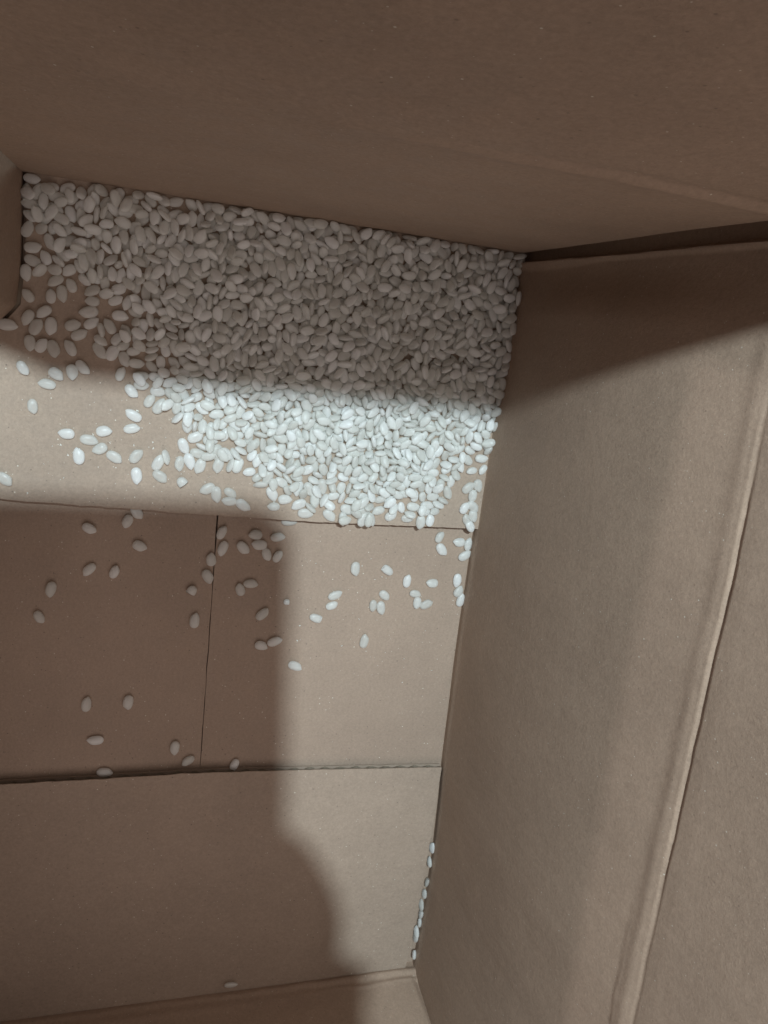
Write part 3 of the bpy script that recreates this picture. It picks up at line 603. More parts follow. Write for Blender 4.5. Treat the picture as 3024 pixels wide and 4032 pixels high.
999,2611,86,45,-50,429,247,7, 670,2669,74,198,174,-235,-354,2, 1571,2451,78,16,341,364,34,1, 319,2739,53,141,184,3,443,2, 962,2729,70,320,131,-11,361,1,
13,2942,44,152,19,167,445,1, 1138,2827,61,271,6,102,-408,1, 1531,2399,76,437,-90,35,-223,0, 1027,2322,86,377,141,-108,-276,4, 1192,2655,66,205,28,-121,-439,2,
1061,2599,76,270,25,120,402,0, 313,3047,48,145,429,141,-159,6, 1093,2797,78,366,-141,69,302,1, 411,2845,63,194,302,295,185,3, 640,2813,66,25,158,132,-455,1,
809,2097,59,14,-37,498,-28,3, 953,2330,83,121,24,114,471,3, 902,2399,71,69,-438,-226,-51,5, 418,2593,44,304,-23,5,396,3, 1022,2914,77,234,27,-43,439,4,
895,2520,85,472,48,84,-133,3, 646,2682,59,21,-45,-11,-497,4, 712,2472,65,13,223,-379,-237,5, 1156,2069,76,376,5,-12,330,2, 1326,2976,76,64,445,-160,-151,5,
1427,2290,61,125,-188,167,414,0, 1417,2992,75,492,82,29,14,6, 1341,2913,82,252,164,393,72,1, 1298,2510,72,443,197,-99,-69,7, 1203,2172,73,479,-23,31,-138,0,
1423,2696,77,491,-89,-24,-12,3, 1390,2551,82,398,-57,3,-297,1, 1259,2636,64,425,-37,47,-256,7, 217,2982,62,200,351,159,247,1, 424,3005,45,468,107,102,95,5,
928,2478,65,108,36,-116,-473,0, 787,2940,79,446,58,189,109,1, 715,2215,55,36,-6,2,-499,3, 1596,2798,92,126,294,-384,-16,5, 521,2501,70,230,100,-7,432,6,
1240,2703,72,50,423,75,250,2, 726,2422,69,468,102,-35,-140,6, 562,2925,83,221,313,300,116,6, 1473,2951,78,95,292,-377,-119,5, 880,2335,75,254,98,-1,419,1,
747,2444,68,74,44,-84,485,4, 446,2946,68,397,-97,-255,133,4, 1220,2515,80,217,2,-232,386,7, 430,2666,46,33,-105,-447,194,4, 1588,2498,73,173,114,-28,-454,3,
654,2722,63,400,77,79,279,2, 1434,2769,85,326,-41,116,-359,0, 1089,2954,63,88,126,-476,9,0, 1520,2841,65,270,-6,67,415,7, 1449,2876,81,127,-72,-161,450,1,
602,2532,68,423,-118,-193,142,3, 450,2759,64,465,111,-131,-64,4, 308,2950,48,46,-399,-272,-121,5, 845,3044,71,17,9,495,-67,2, 1169,2593,76,81,-412,221,-159,3,
1091,2163,72,112,45,80,-479,3, 829,2968,63,63,318,-358,130,4, 1169,2756,68,329,-150,-227,260,7, 1089,2245,77,112,-369,-313,-55,0, 720,2273,56,166,403,227,92,3,
1281,2699,74,374,-61,-125,302,6, 695,2594,71,284,-240,-58,329,7, 677,2315,63,78,26,51,491,6, 1483,2999,67,496,28,48,23,3, 664,2274,63,329,-285,23,-245,5,
1289,2614,93,66,418,-232,-129,2, 1592,2601,81,111,-384,294,-60,2, 608,3047,54,294,399,-63,-9,7, 824,2544,81,464,-161,23,90,6, 923,2894,65,290,146,119,361,0,
358,2895,62,322,270,-95,254,2, 756,2946,77,56,81,111,478,6, 1055,2789,81,79,170,-446,-126,1, 797,2681,68,355,198,-169,-237,1, 1094,2855,61,457,-130,-4,156,5,
789,2246,74,446,-75,31,212,6, 1312,2236,69,489,103,5,9,7, 1044,2177,54,312,6,12,-391,1, 1219,2857,83,317,51,130,-360,3, 1127,2729,89,315,277,-92,-256,2,
1412,2726,83,421,205,50,167,2, 1427,2585,79,362,151,-130,-282,4, 748,2695,68,30,-251,-388,-190,3, 1531,2366,66,88,53,477,109,4, 675,2382,65,452,-213,3,28,3,
1302,3018,59,148,37,60,472,7, 1373,3042,64,246,-127,31,415,6, 490,2836,75,417,-163,-24,-221,6, 497,3038,61,174,166,306,314,4, 1355,2115,73,289,-23,-78,-400,3,
376,2567,50,403,-273,-58,96,3, 489,2755,70,395,-39,175,248,6, 1236,2936,75,119,-263,-55,405,1, 282,2852,68,261,-134,-337,225,4, 1006,2574,73,337,-15,-2,369,2,
384,2730,49,272,124,-29,400,5, 85,3004,44,479,143,2,1,5, 1009,2394,66,8,390,312,0,0, 321,2579,44,31,-494,-68,22,6, 527,3017,58,65,-250,83,420,1,
349,3037,42,202,16,76,451,6, 1296,2864,79,277,-160,332,-193,5, 1499,2530,73,83,-69,-60,484,1, 670,2416,50,47,317,-377,-71,0, 1258,2354,69,176,44,36,-465,4,
997,2734,60,101,128,41,471,1, 122,2886,41,488,-11,-7,106,3, 1049,2281,71,227,60,60,-437,4, 429,2875,63,104,453,-162,-90,0, 1106,2822,58,287,127,-121,-370,0,
738,2639,66,117,42,-484,-22,6, 1060,2246,69,389,98,43,295,1, 1145,2863,80,167,97,194,-418,4, 1491,2503,76,282,12,-163,380,2, 749,2569,75,296,388,45,102,0,
1486,2455,79,108,-93,147,456,7, 650,2234,62,361,-198,-199,202,2, 352,2825,64,346,163,310,89,5, 921,2357,69,328,11,153,345,2, 220,3007,40,235,-19,6,-441,4,
1039,2574,79,479,-113,78,-43,3, 1127,2252,74,138,65,239,412,5, 863,2966,57,29,-442,230,28,3, 675,2495,83,8,197,-372,-269,0, 671,2452,65,175,115,275,361,2,
1005,2255,62,292,-254,5,317,2, 914,2235,57,140,106,-25,-467,0, 1472,2256,57,270,-68,154,386,5, 246,2933,47,66,194,-108,-443,1, 1081,2427,65,124,-76,89,-470,5,
574,2904,76,269,-317,-181,212,2, 942,2200,59,216,444,-79,-9,3, 1529,3017,75,423,246,38,94,7, 832,2608,77,180,413,-217,-3,6, 1342,2720,66,153,192,435,14,7,
376,2589,48,415,-269,-47,56,6, 1428,2356,68,438,149,-187,-34,5, 594,2372,67,49,-389,-263,164,6, 1130,2969,68,431,50,-196,152,0, 1352,2849,78,77,275,-394,-113,7,
980,2912,68,301,321,226,74,7, 1138,2654,84,70,-153,94,-461,2, 1052,2690,67,192,440,-22,139,3, 398,2797,50,262,-269,168,-285,1, 1505,2396,54,268,214,-83,-354,7,
844,2293,66,409,-92,17,272,3, 873,3020,63,139,216,-148,-402,7, 1142,2524,78,196,-45,-147,434,4, 1317,2212,76,23,79,-484,-96,2, 861,2886,64,471,149,69,-31,6,
153,2961,49,295,171,16,365,7, 1241,2965,67,96,478,-109,26,6, 916,2308,70,124,-236,-421,37,3, 903,3028,54,447,-64,28,214,0, 1454,2736,82,460,78,73,-163,4,
1009,2492,82,390,-11,104,294,6, 1141,2749,79,343,-67,-88,346,3, 306,3005,53,32,-72,-53,-491,4, 1375,2819,63,224,-130,145,402,3, 1176,2670,77,297,313,183,174,7,
1075,2460,79,93,109,112,466,1, 1602,2904,81,180,303,-309,-174,7, 1116,2222,70,57,133,-476,-50,1, 1093,3031,81,202,-397,-189,125,4, 501,2999,47,318,152,184,303,0,
484,2528,45,1,-500,-18,8,2, 544,2415,48,467,-7,9,-179,2, 1155,2227,68,83,442,217,14,6, 920,2944,76,9,-56,285,407,4, 1136,2617,83,207,-371,109,-241,0,
533,2618,63,426,-105,236,45,0, 822,2585,59,248,-122,-107,403,0, 396,2668,50,381,-240,100,-194,5, 1376,2656,67,104,88,-237,-419,4, 1280,2840,73,241,-81,397,167,2,
1392,2904,72,144,-293,348,148,1, 821,2673,76,180,293,-339,-130,1, 1124,2586,72,204,300,313,144,1, 820,2300,52,368,-2,8,-339,1, 1276,2317,73,142,382,-289,14,4,
756,2174,63,60,37,226,-441,5, 845,2391,85,78,-275,386,139,1, 497,2442,68,94,102,-328,-350,2, 879,2603,66,457,200,-31,16,1, 1229,2321,76,171,410,-230,1,4,
1002,2853,62,241,84,44,-428,6, 1224,2232,65,55,230,-412,158,4, 190,3016,48,291,154,-51,373,4, 330,2802,56,98,331,-296,207,7, 1310,2097,71,44,59,444,-218,1,
1478,2796,77,41,354,-328,-125,0, 228,2879,47,294,364,-74,-160,6, 924,2272,62,442,-99,-211,25,4, 1197,2628,79,297,359,106,147,7, 1222,2383,56,305,-179,-234,265,5,
1422,2401,66,180,-20,65,461,6, 613,2998,65,93,-44,-121,-474,1, 288,2863,48,40,-338,-342,-131,2, 1408,2748,74,36,259,-414,-102,4, 1362,2236,70,62,479,129,23,6,
583,2792,61,48,323,-224,-305,5, 539,2904,77,53,143,401,257,4, 802,2411,77,209,281,-103,-342,5, 1545,2607,79,4,380,325,-8,6, 690,2625,84,281,-31,209,-355,6,
1248,2113,66,432,-113,29,222,4, 1529,2921,76,489,-49,5,-93,6, 631,2658,77,218,-121,207,-380,6, 1227,2823,69,107,215,-103,-426,5, 1028,2988,62,221,-406,190,17,4,
754,2314,59,258,181,111,372,7, 645,2606,59,31,348,330,-140,7, 1342,2421,63,51,-76,-37,490,2, 1004,2204,61,128,-25,-253,-411,0, 1020,2147,57,496,45,-2,39,3,
770,2588,61,429,141,43,-210,7, 1235,3019,70,183,166,410,-146,1, 1127,2132,74,221,-44,6,-446,7, 478,2562,47,17,106,479,94,1, 1265,2398,66,42,188,-71,-456,2,
1027,2831,61,395,-12,37,304,5, 985,2580,85,409,-189,-139,166,6, 949,2307,68,301,-38,-7,-397,7, 213,2806,65,285,248,-265,-192,6, 624,2531,62,300,-110,2,384,6,
1154,2267,64,217,-41,80,442,2, 1509,2617,68,135,-88,473,22,7, 740,2739,64,340,56,177,-316,3, 1380,2864,62,398,-15,-19,-302,5, 1589,2640,71,121,443,84,178,2,
1091,2546,76,478,98,-78,76,7, 1253,2290,84,76,-134,-13,475,6, 1234,2769,63,236,54,-151,410,6, 1594,2739,81,255,61,106,413,4, 1436,2803,76,379,114,29,305,2,
780,3036,55,283,27,60,407,6, 405,2710,52,130,-43,-466,-118,7, 412,2690,58,14,156,-186,437,6, 830,2868,44,359,-4,112,-330,5, 982,2790,76,220,56,-240,375,3,
543,2758,74,287,230,246,233,1, 944,3014,66,310,-93,-340,173,7, 1458,2310,57,428,-250,56,32,5, 984,2463,61,374,-125,-108,-288,4, 1371,2498,68,422,-146,69,214,1,
1252,2235,80,383,193,5,-257,1, 1079,2279,75,173,-269,-381,50,2, 1159,2157,59,272,55,150,388,5, 1221,2426,73,0,-356,334,109,5, 950,2912,63,353,82,-12,345,4,
1112,3022,83,137,155,-436,-131,4, 1307,2304,69,417,-13,-44,-272,4, 848,2574,75,155,168,-438,-77,5, 1182,2466,68,126,305,-341,-156,5, 700,2662,66,127,442,104,-167,2,
1397,2384,63,84,-356,-317,124,1, 998,2698,69,358,-338,-68,-54,2, 1378,2600,71,47,151,-451,-146,0, 756,2503,68,421,265,-19,43,2, 338,3017,51,385,244,-204,-25,4,
1443,2943,80,93,394,235,177,6, 320,2699,43,111,40,-5,486,6, 714,2447,52,221,447,27,24,2, 1399,2888,84,398,288,24,89,7, 740,2255,53,261,8,-41,-424,2,
1094,2632,91,93,-239,-255,346,7, 1048,2216,54,478,-114,37,-87,3, 1240,2207,73,152,-463,-107,-32,1, 1105,2192,74,254,426,55,21,4, 517,3041,41,486,4,-26,114,2,
1592,3046,59,61,52,-298,-394,2, 1576,2675,64,404,80,52,279,0, 1397,2962,71,55,161,-112,-456,3, 1419,2138,61,43,-54,-448,211,0, 680,2542,73,382,89,-162,-263,0,
1594,2667,83,326,-288,-42,242,7, 280,2991,47,483,12,125,28,5, 1105,2287,66,401,-92,-194,207,3, 1207,3008,61,436,82,183,142,5, 302,2816,44,334,-86,80,-353,2,
329,2980,41,459,-3,-15,197,0, 669,2957,72,158,192,363,-237,2, 394,2502,48,482,66,37,-110,0, 709,2890,74,243,-266,-171,302,6, 587,2602,69,89,61,-474,-118,5,
1590,2873,72,369,-200,37,269,4, 680,2288,61,39,140,261,401,2, 1488,2320,63,41,365,-337,40,6, 1380,2257,61,12,-39,-73,493,1, 802,2970,76,161,-249,343,210,4,
1029,2609,74,143,-296,370,-68,4, 903,2489,88,253,104,-142,394,1, 871,2836,79,233,120,276,325,4, 522,2452,47,133,13,9,-482,3, 388,2930,57,397,189,232,53,3,
1097,2707,58,477,-76,-20,-127,5, 1551,3041,43,100,4,78,-484,7, 1073,2515,65,287,167,157,-339,5, 850,2256,61,136,243,-165,-381,7, 959,2955,59,88,328,-359,79,1,
1092,2372,67,124,-368,-310,57,0, 894,2876,60,391,-274,33,143,3, 851,2236,81,193,-45,260,-379,5, 77,2917,41,202,7,8,-457,1, 412,2746,48,156,116,93,451,7,
443,2454,49,464,-2,75,-171,2, 1263,2580,85,51,90,-123,473,3, 573,2501,63,75,22,30,-493,3, 1491,2867,76,484,-33,69,-100,6, 892,2629,71,408,225,-56,173,2,
976,2758,59,169,-26,-17,-470,3, 1518,2664,76,104,135,286,-373,5, 964,2438,51,372,107,-66,-310,0, 449,2533,61,99,-387,-174,-246,2, 751,2374,62,244,86,78,421,6,
1073,2307,66,1,7,2,-500,4, 908,2149,66,378,71,159,-277,7, 1227,2792,54,150,135,-4,-458,6, 1107,2091,73,169,-15,-145,448,0, 1584,2782,78,477,-118,39,84,0,
575,2866,63,140,279,-134,-367,1, 764,2412,73,382,-216,-226,-80,1, 323,2670,53,8,-248,59,430,6, 1171,2718,80,2,461,9,-193,2, 115,2919,41,200,-1,-23,-458,1,
1564,2415,65,204,38,-96,445,1, 938,2103,69,105,-127,-376,285,2, 464,2645,55,363,110,-293,-143,1, 723,2787,90,4,192,289,360,5, 532,2388,58,125,-174,-177,-416,6,
154,2817,44,233,70,123,419,1, 377,2609,49,379,-318,-60,40,6, 556,3011,69,359,-88,212,261,6, 518,2528,64,348,-353,-49,41,1, 1548,2735,70,149,-469,6,88,2,
736,2771,61,56,104,-77,-480,2, 988,2426,70,74,-31,-242,-430,3, 1354,2162,58,402,-22,112,-274,3, 1471,2593,74,206,-108,50,440,1, 1257,2257,74,429,185,-6,-177,0,
1165,2318,86,283,411,19,32,6, 925,2968,59,477,-80,-79,-97,1, 1604,3027,47,209,360,234,148,3, 1514,2687,72,228,51,246,-367,0, 824,2238,60,258,-401,133,-72,5,
1372,2355,67,110,-368,316,44,7, 1032,2492,61,9,445,-224,-43,1, 1111,2928,60,48,-76,-130,-474,7, 1499,2643,67,277,403,-10,104,2, 940,2427,68,26,-154,-475,-6,5,
1186,3050,48,72,-52,319,375,2, 1216,2618,64,461,-30,-57,183,0, 1318,2363,68,95,-44,71,484,5, 1294,2565,70,95,192,-414,181,1, 437,2640,58,300,329,-193,121,2,
1052,2396,75,476,-93,-23,-120,0, 926,2509,84,185,185,-138,403,0, 887,2984,62,362,327,-100,-48,2, 1246,2545,68,263,394,-132,-91,2, 910,2807,79,342,331,18,151,3,
797,2905,69,462,159,-66,-85,5, 868,2649,65,250,191,-128,-367,3, 1595,2996,52,264,-354,220,80,1, 850,2324,69,174,-45,-75,-461,6, 728,2372,50,489,-21,16,103,3,
1329,2581,64,176,-32,-61,463,7, 1051,2895,62,184,-25,16,-464,7, 539,2679,60,16,-19,-5,499,4, 961,2502,73,279,25,298,288,0, 1393,2333,50,11,-251,432,-21,5,
1156,2115,65,441,-165,121,116,4, 1278,2118,56,387,-6,3,-317,6, 104,2846,41,173,-8,-3,469,0, 1303,2713,73,320,123,-255,-261,4, 157,2993,42,474,49,24,150,0,
743,2346,57,396,300,-27,-50,0, 1510,2724,68,229,-61,256,358,7, 1420,2324,58,258,164,-30,394,0, 620,2709,59,468,-51,-58,159,1, 1106,2723,83,293,-231,278,-182,4,
1412,3044,53,162,-388,30,-269,6, 797,2516,68,404,287,-22,59,3, 1111,2485,88,468,93,136,63,4, 1117,2519,90,389,-234,168,-127,7, 873,2780,68,202,269,174,326,5,
1518,2347,49,486,-17,1,-118,3, 1219,2896,82,22,429,202,-157,3, 1369,2631,82,97,70,-339,-348,3, 228,2808,42,423,-4,-6,-266,7, 897,2357,55,254,-190,-116,369,3,
1035,2369,70,218,-310,157,-287,3, 1346,3044,54,67,305,-11,-391,6, 695,2696,69,283,-99,-390,89,0, 1074,2820,68,456,28,186,-79,3, 1372,2947,80,303,-219,64,325,6,
1537,2272,50,40,-12,-4,-498,6, 1255,2166,69,478,72,2,-128,3, 442,2904,56,51,-444,221,44,3, 643,3020,58,95,-54,482,77,3, 1267,2549,79,360,-312,86,-125,5,
1364,2761,71,207,123,72,-432,3, 564,2468,62,83,-481,108,-15,6, 1082,2136,61,16,81,-211,-446,1, 1168,2499,64,291,-57,56,-398,2, 501,2580,52,338,343,0,-134,7,
1173,2864,72,417,55,-93,-254,0, 1288,2654,84,143,347,-262,-202,2, 905,2773,64,338,19,149,-337,6, 1352,2473,63,64,-89,81,481,6, 1141,2432,72,354,209,108,264,0,
796,2815,69,466,-159,27,-81,4, 689,2943,56,50,-341,-362,-8,6, 1055,2344,69,175,-368,-288,30,3, 1355,3006,69,316,-204,196,-265,2, 421,2817,43,336,7,50,-367,2,
729,2596,66,30,-481,94,95,3, 1082,2906,72,286,144,301,240,4, 290,3026,41,84,-15,5,-493,0, 295,2639,44,268,-4,-9,422,3, 746,2198,55,475,-10,14,156,6,
979,2309,74,372,-231,-123,209,6, 1528,2544,67,57,469,-150,68,2, 1325,2945,68,201,-359,-184,-216,4, 320,2878,45,116,400,263,89,3, 1221,2186,84,224,429,-86,-92,4,
1196,2499,75,390,-238,149,139,7, 1552,2844,76,200,36,-112,-443,4, 832,2456,56,429,125,210,78,0, 371,2956,49,370,-309,103,-85,5, 1447,3002,80,82,-295,-325,225,3,
931,2641,66,459,-178,88,-14,4, 469,2677,51,152,32,341,-331,6, 1060,2463,63,65,-229,-436,60,5, 1509,2806,71,152,-106,-440,147,0, 564,2686,80,221,274,253,250,6,
1321,2743,64,136,180,-88,-438,1, 1060,2727,69,303,-24,264,296,1, 853,2161,64,144,163,49,448,2, 662,2936,58,388,0,286,131,5, 581,2626,54,452,-69,183,85,0,
752,2666,67,409,147,186,-163,6, 673,2808,75,240,-160,403,65,6, 484,2454,47,441,-1,16,-235,1, 1227,2486,87,65,-105,290,-388,0, 1344,2796,67,370,322,-52,-79,0,
342,2861,42,377,-69,-30,320,1, 1513,2313,50,185,-13,8,464,0, 498,2494,50,105,-196,430,-125,5, 654,2569,57,176,52,-426,187,0, 1408,2112,61,66,-93,-77,-481,3,
1217,2526,60,112,-285,388,75,5, 1406,2577,73,183,195,331,262,3, 1153,2985,60,127,431,-219,2,0, 1450,2978,68,474,-145,-30,-55,6, 1375,2725,65,35,265,-342,-248,7,
516,2991,70,354,-254,139,201,4, 1311,3047,56,205,444,66,-76,3, 678,2709,56,369,197,272,-29,7, 1030,2963,59,181,-33,-286,366,6, 1049,2146,64,311,220,72,316,2,
1248,2511,66,159,202,417,100,7, 1448,2342,56,156,203,-74,-423,7, 1388,2288,51,264,-30,49,-421,0, 1441,2489,64,396,-25,69,296,7, 616,2372,50,427,-102,-26,237,6,
1003,2228,61,52,237,-385,207,2, 1354,2743,83,24,88,-438,-224,6, 592,2971,71,330,0,-367,77,1, 1443,2638,68,127,306,-374,-20,6, 318,2778,44,82,330,367,-5,3,
977,2993,53,464,-153,-30,-103,4, 1131,2310,58,253,299,301,-78,1, 805,2465,71,243,-27,-77,-429,6, 1162,2360,71,19,310,-278,276,3, 1581,2279,50,224,-15,-8,-447,6,
1293,2340,59,60,24,453,201,0, 1303,2414,69,50,-94,311,377,2, 1532,2763,66,119,220,-207,-380,1, 1430,2241,56,141,-55,234,415,6, 628,2560,60,212,94,-361,256,5,
1452,2413,55,120,-432,-205,-82,7, 1015,2280,69,201,212,307,-266,7, 1158,2184,70,398,-201,120,-191,4, 712,2723,62,437,-75,-127,-192,3, 950,2661,67,138,387,-268,-99,6,
822,2798,68,16,117,-375,-309,6, 1194,2145,57,105,81,-8,-482,6, 1095,2208,54,494,55,30,-46,5, 925,2528,65,495,-30,38,-51,5, 812,2270,56,413,166,-63,-219,3,
1383,2532,68,468,-6,25,174,1, 940,2386,66,486,25,0,-116,1, 183,3040,41,205,-19,29,-455,6, 1435,2155,63,275,398,-17,-125,5, 1548,2641,74,77,149,-151,446,5,
1356,2388,57,405,217,151,126,5, 1350,2524,53,253,247,348,61,2, 1552,2956,66,232,-244,-338,149,4, 683,3007,52,21,311,199,-337,3, 1405,2506,74,384,-152,227,-167,5,
1265,2425,74,346,345,62,-86,7, 901,2576,52,471,-121,116,-3,7, 524,2356,62,73,354,-131,-320,0, 784,2316,55,402,118,31,-271,5, 783,2793,61,158,-59,-28,-470,2,
254,3035,43,65,244,-429,-44,5, 1012,2180,57,285,-95,67,394,6, 500,2680,62,236,-60,204,-386,6, 1464,2441,54,478,46,-137,13,2, 1481,2416,52,160,-205,402,-143,3,
848,2201,60,158,115,348,301,4, 1064,2491,71,215,415,-48,-172,1, 774,2680,70,136,-343,-130,311,6, 1184,2257,75,136,-262,-369,162,0, 1235,2740,51,328,-54,179,328,2,
1339,2612,79,221,280,285,203,6, 629,2497,57,491,-12,4,95,0, 381,2763,42,210,-4,2,-454,1, 1056,2662,70,0,167,-39,-470,3, 552,2633,71,139,-331,75,340,3,
265,2836,54,288,-173,-353,-110,6, 791,2851,61,452,89,59,184,5, 654,2370,49,461,-14,-5,-193,2, 1277,2468,75,226,119,-85,-422,1, 1039,2795,62,485,-43,-88,74,6,
1136,2356,84,347,-213,241,-161,0, 659,2826,53,142,144,-189,-417,3, 522,2841,59,378,305,49,106,4, 711,2747,68,423,-42,-170,-201,4, 880,2207,57,72,-46,117,479,3,
1191,2383,68,86,437,145,-174,5, 1085,2739,69,283,-216,-127,328,1, 348,2913,46,165,-409,-208,110,3, 1551,2518,68,337,-124,106,331,3, 1342,2267,68,325,-9,19,380,1,
778,2362,68,152,-45,-96,-464,6, 1538,2444,67,250,-311,-184,238,4, 1035,2928,61,409,23,90,-272,1, 680,2626,64,147,-456,-144,1,0, 675,2864,54,146,384,280,-57,2,
994,2516,67,17,496,32,-47,0, 894,2272,62,146,382,-98,-270,7, 752,2604,48,412,59,66,-270,5, 866,2803,45,119,76,-155,-454,7, 1091,2490,73,125,263,316,255,4,
1495,2664,45,127,21,-11,483,5, 1275,2598,70,329,161,21,-339,0, 1133,2285,80,45,-259,238,353,0, 1172,2947,63,251,410,-111,-83,0, 1199,2319,76,273,-311,-86,-267,5,
1245,2452,65,444,-82,-128,-173,0, 783,2284,61,71,-169,-37,464,0, 551,2874,57,94,230,158,404,4, 1559,2542,79,467,42,153,-82,3, 444,2684,57,265,328,-183,197,4,
1071,2179,59,282,256,218,240,6, 689,2774,62,439,72,120,194,2, 1062,2851,81,90,-400,-162,237,4, 759,2818,58,490,-88,16,40,0, 1204,2561,70,226,161,-415,23,1,
709,2874,46,83,438,-162,-158,7, 1385,2225,60,387,-116,121,269,2, 1215,2478,63,17,412,283,-17,3, 1261,2198,58,19,-139,-14,480,1, 1287,2217,53,355,-13,-4,-352,0,
1009,2950,40,47,-6,-9,498,3, 663,2981,40,12,-147,474,-62,2, 1184,3028,73,286,264,-302,87,3, 1391,2932,66,270,-387,-88,140,5, 1244,2472,74,203,357,267,-101,2,
1150,2789,63,363,183,49,-287,7, 801,2583,70,251,80,334,262,3, 1460,2680,64,212,6,135,432,6, 856,2717,57,386,149,-22,280,0, 974,2557,65,461,62,-23,-181,6,
1429,2432,56,227,-320,-310,-4,0, 1562,2766,61,243,-46,108,-421,0, 672,3042,46,88,134,38,472,5, 843,2744,53,468,-138,-93,56,4, 669,2902,47,137,120,-7,466,7,
410,2861,42,108,0,-21,488,2, 933,2454,52,44,112,-217,-434,6, 388,2906,41,491,-7,6,-95,4, 1356,2893,69,467,-170,-23,-52,3, 562,2767,60,362,-12,335,-81,3,
230,2965,40,360,1,-15,347,4, 1306,2273,73,358,-294,46,-182,3, 1193,2348,75,80,457,-51,-181,4, 1377,2429,61,275,-34,172,379,6, 1256,2753,66,213,-385,-109,211,1,
389,3012,43,465,-114,52,-133,6, 1466,2899,85,28,-155,-88,-466,4, 1557,2474,59,298,237,116,-302,0, 1010,2990,40,246,2,-2,435,7, 1375,2696,69,45,52,351,-350,4,
1512,2460,63,158,0,38,-473,5, 1559,2572,68,453,-174,100,-66,5, 1352,2971,55,111,-300,-236,304,5, 1574,3019,51,428,117,226,52,7, 832,2428,66,409,204,112,169,1,
958,2283,52,244,-21,-51,433,0, 954,2220,62,350,290,54,-201,2, 523,2483,50,165,11,-170,-440,4, 862,2416,70,30,-246,-412,137,7, 1396,3010,49,308,194,-193,-284,1,
1041,2251,52,483,-11,10,-128,5, 1242,2403,70,83,371,107,306,3, 1411,2844,66,53,398,240,-176,3, 1428,2814,62,1,-87,80,-486,5, 1101,2512,61,101,-255,-14,418,0,
978,2378,63,408,-91,220,163,6, 598,2574,73,312,-118,-360,94,3, 1132,2190,60,289,-174,-214,300,3, 1465,2286,68,212,-402,-207,28,6, 987,2277,59,306,-154,235,-279,5,
941,2252,52,327,-11,-20,378,4, 808,2223,60,128,90,344,327,2, 1438,3046,50,193,-70,249,382,4, 836,2952,53,264,-90,94,404,6, 538,2775,55,428,148,133,-165,6,
970,3017,56,286,-270,-222,-214,0, 1307,2682,72,253,-76,225,360,6, 1569,2595,79,331,-127,352,8,4, 1461,2659,51,202,41,330,314,3, 1481,2550,61,481,109,54,60,0,
779,2567,78,253,-367,19,226,6, 538,2996,42,321,-23,-34,381,3, 1588,2353,58,188,-304,-338,-88,1, 1320,2707,68,93,-271,-36,408,2, 546,2825,53,261,181,148,-357,1,
532,2550,45,119,7,-4,486,0, 979,2938,62,35,195,-295,352,6, 1260,2711,58,389,-54,-5,309,4, 1489,3049,49,50,-76,388,302,2, 1273,2809,63,427,185,116,140,6,
580,2833,54,343,206,-123,273,0, 1521,3039,59,145,-378,-233,180,6, 1542,2675,68,319,133,109,-344,4, 454,2921,42,160,-25,-46,471,5, 1002,2480,67,460,-94,47,-166,3,
1139,2560,72,138,112,388,-261,6, 552,2290,57,67,77,391,294,6, 516,2929,67,390,69,53,300,2, 68,3030,40,9,14,7,-500,6, 1518,2435,47,488,-11,11,110,5,
366,2805,42,183,-16,5,465,5, 1196,2233,52,296,-2,3,403,1, 1215,2260,68,310,54,269,-280,5, 1306,2489,52,125,33,285,390,7, 1196,2595,82,1,408,-121,-262,1,
1501,2752,75,169,95,-387,-250,7, 1211,2710,59,73,464,38,167,6, 1580,2816,73,489,-28,39,93,5, 1353,2928,68,223,-136,-217,367,1, 1047,2847,70,154,-201,-3,-431,0,
797,2558,59,260,-108,-215,-352,7, 287,2901,42,352,-10,0,355,0, 1396,2487,52,196,289,-306,-186,7, 1210,2748,54,321,-86,283,-245,2, 1296,2776,64,459,-22,61,-188,2,
315,2914,49,441,41,104,-208,1, 56,2942,41,466,-7,-9,180,3, 1160,2297,69,399,-113,69,-271,4, 1324,2552,75,254,363,-151,176,6, 1150,2626,65,268,137,-150,-370,1,
537,2595,46,482,-75,37,103,3, 865,2285,52,16,10,31,-499,6, 978,2675,62,21,-60,-139,476,6, 600,2646,62,37,-465,179,-22,5, 899,2300,55,452,117,83,-159,6,
1320,2919,60,24,495,-52,-44,3, 463,2705,62,134,103,127,453,6, 598,2548,46,157,-7,5,-475,3, 1409,2644,71,344,251,106,-239,2, 1059,2325,82,277,-401,-110,9,6,
1548,2798,69,247,304,-292,-106,6, 164,2885,41,26,-17,-3,499,1, 768,2641,45,302,27,75,391,4, 659,2507,68,73,-74,14,-489,3, 1490,2285,50,390,-18,-8,-313,4,
655,2539,60,51,259,81,417,0, 1195,2780,44,243,-47,19,434,6, 975,2845,50,355,208,-133,-251,1, 726,2968,49,129,72,264,-398,7, 1204,2962,60,75,-210,-447,-31,4,
476,2831,56,148,-53,182,438,2, 1214,2289,72,387,288,-115,62,5, 930,2936,57,223,-60,-98,-433,3, 1191,2897,70,492,79,7,-41,3, 1335,2653,71,113,-209,-219,-382,1,
1122,2390,66,364,-18,-30,-341,4, 1051,2636,54,16,-37,-10,498,7, 1094,2413,75,19,-148,145,-455,1, 607,2676,60,131,-144,-150,436,4, 1220,2679,46,462,11,74,177,1,
735,3043,50,490,-93,6,-40,7, 952,2485,51,418,67,-117,-238,2, 1224,2578,57,360,-200,283,-23,1, 1593,2758,62,22,-304,396,10,0, 1125,2340,62,191,-278,-186,319,3,
688,2963,43,24,269,-390,-157,2, 1168,2337,67,140,-83,-348,-320,0, 1210,2944,72,312,140,-88,354,4, 1531,2941,59,39,-429,204,152,1, 1475,2350,48,171,6,-52,-467,4,
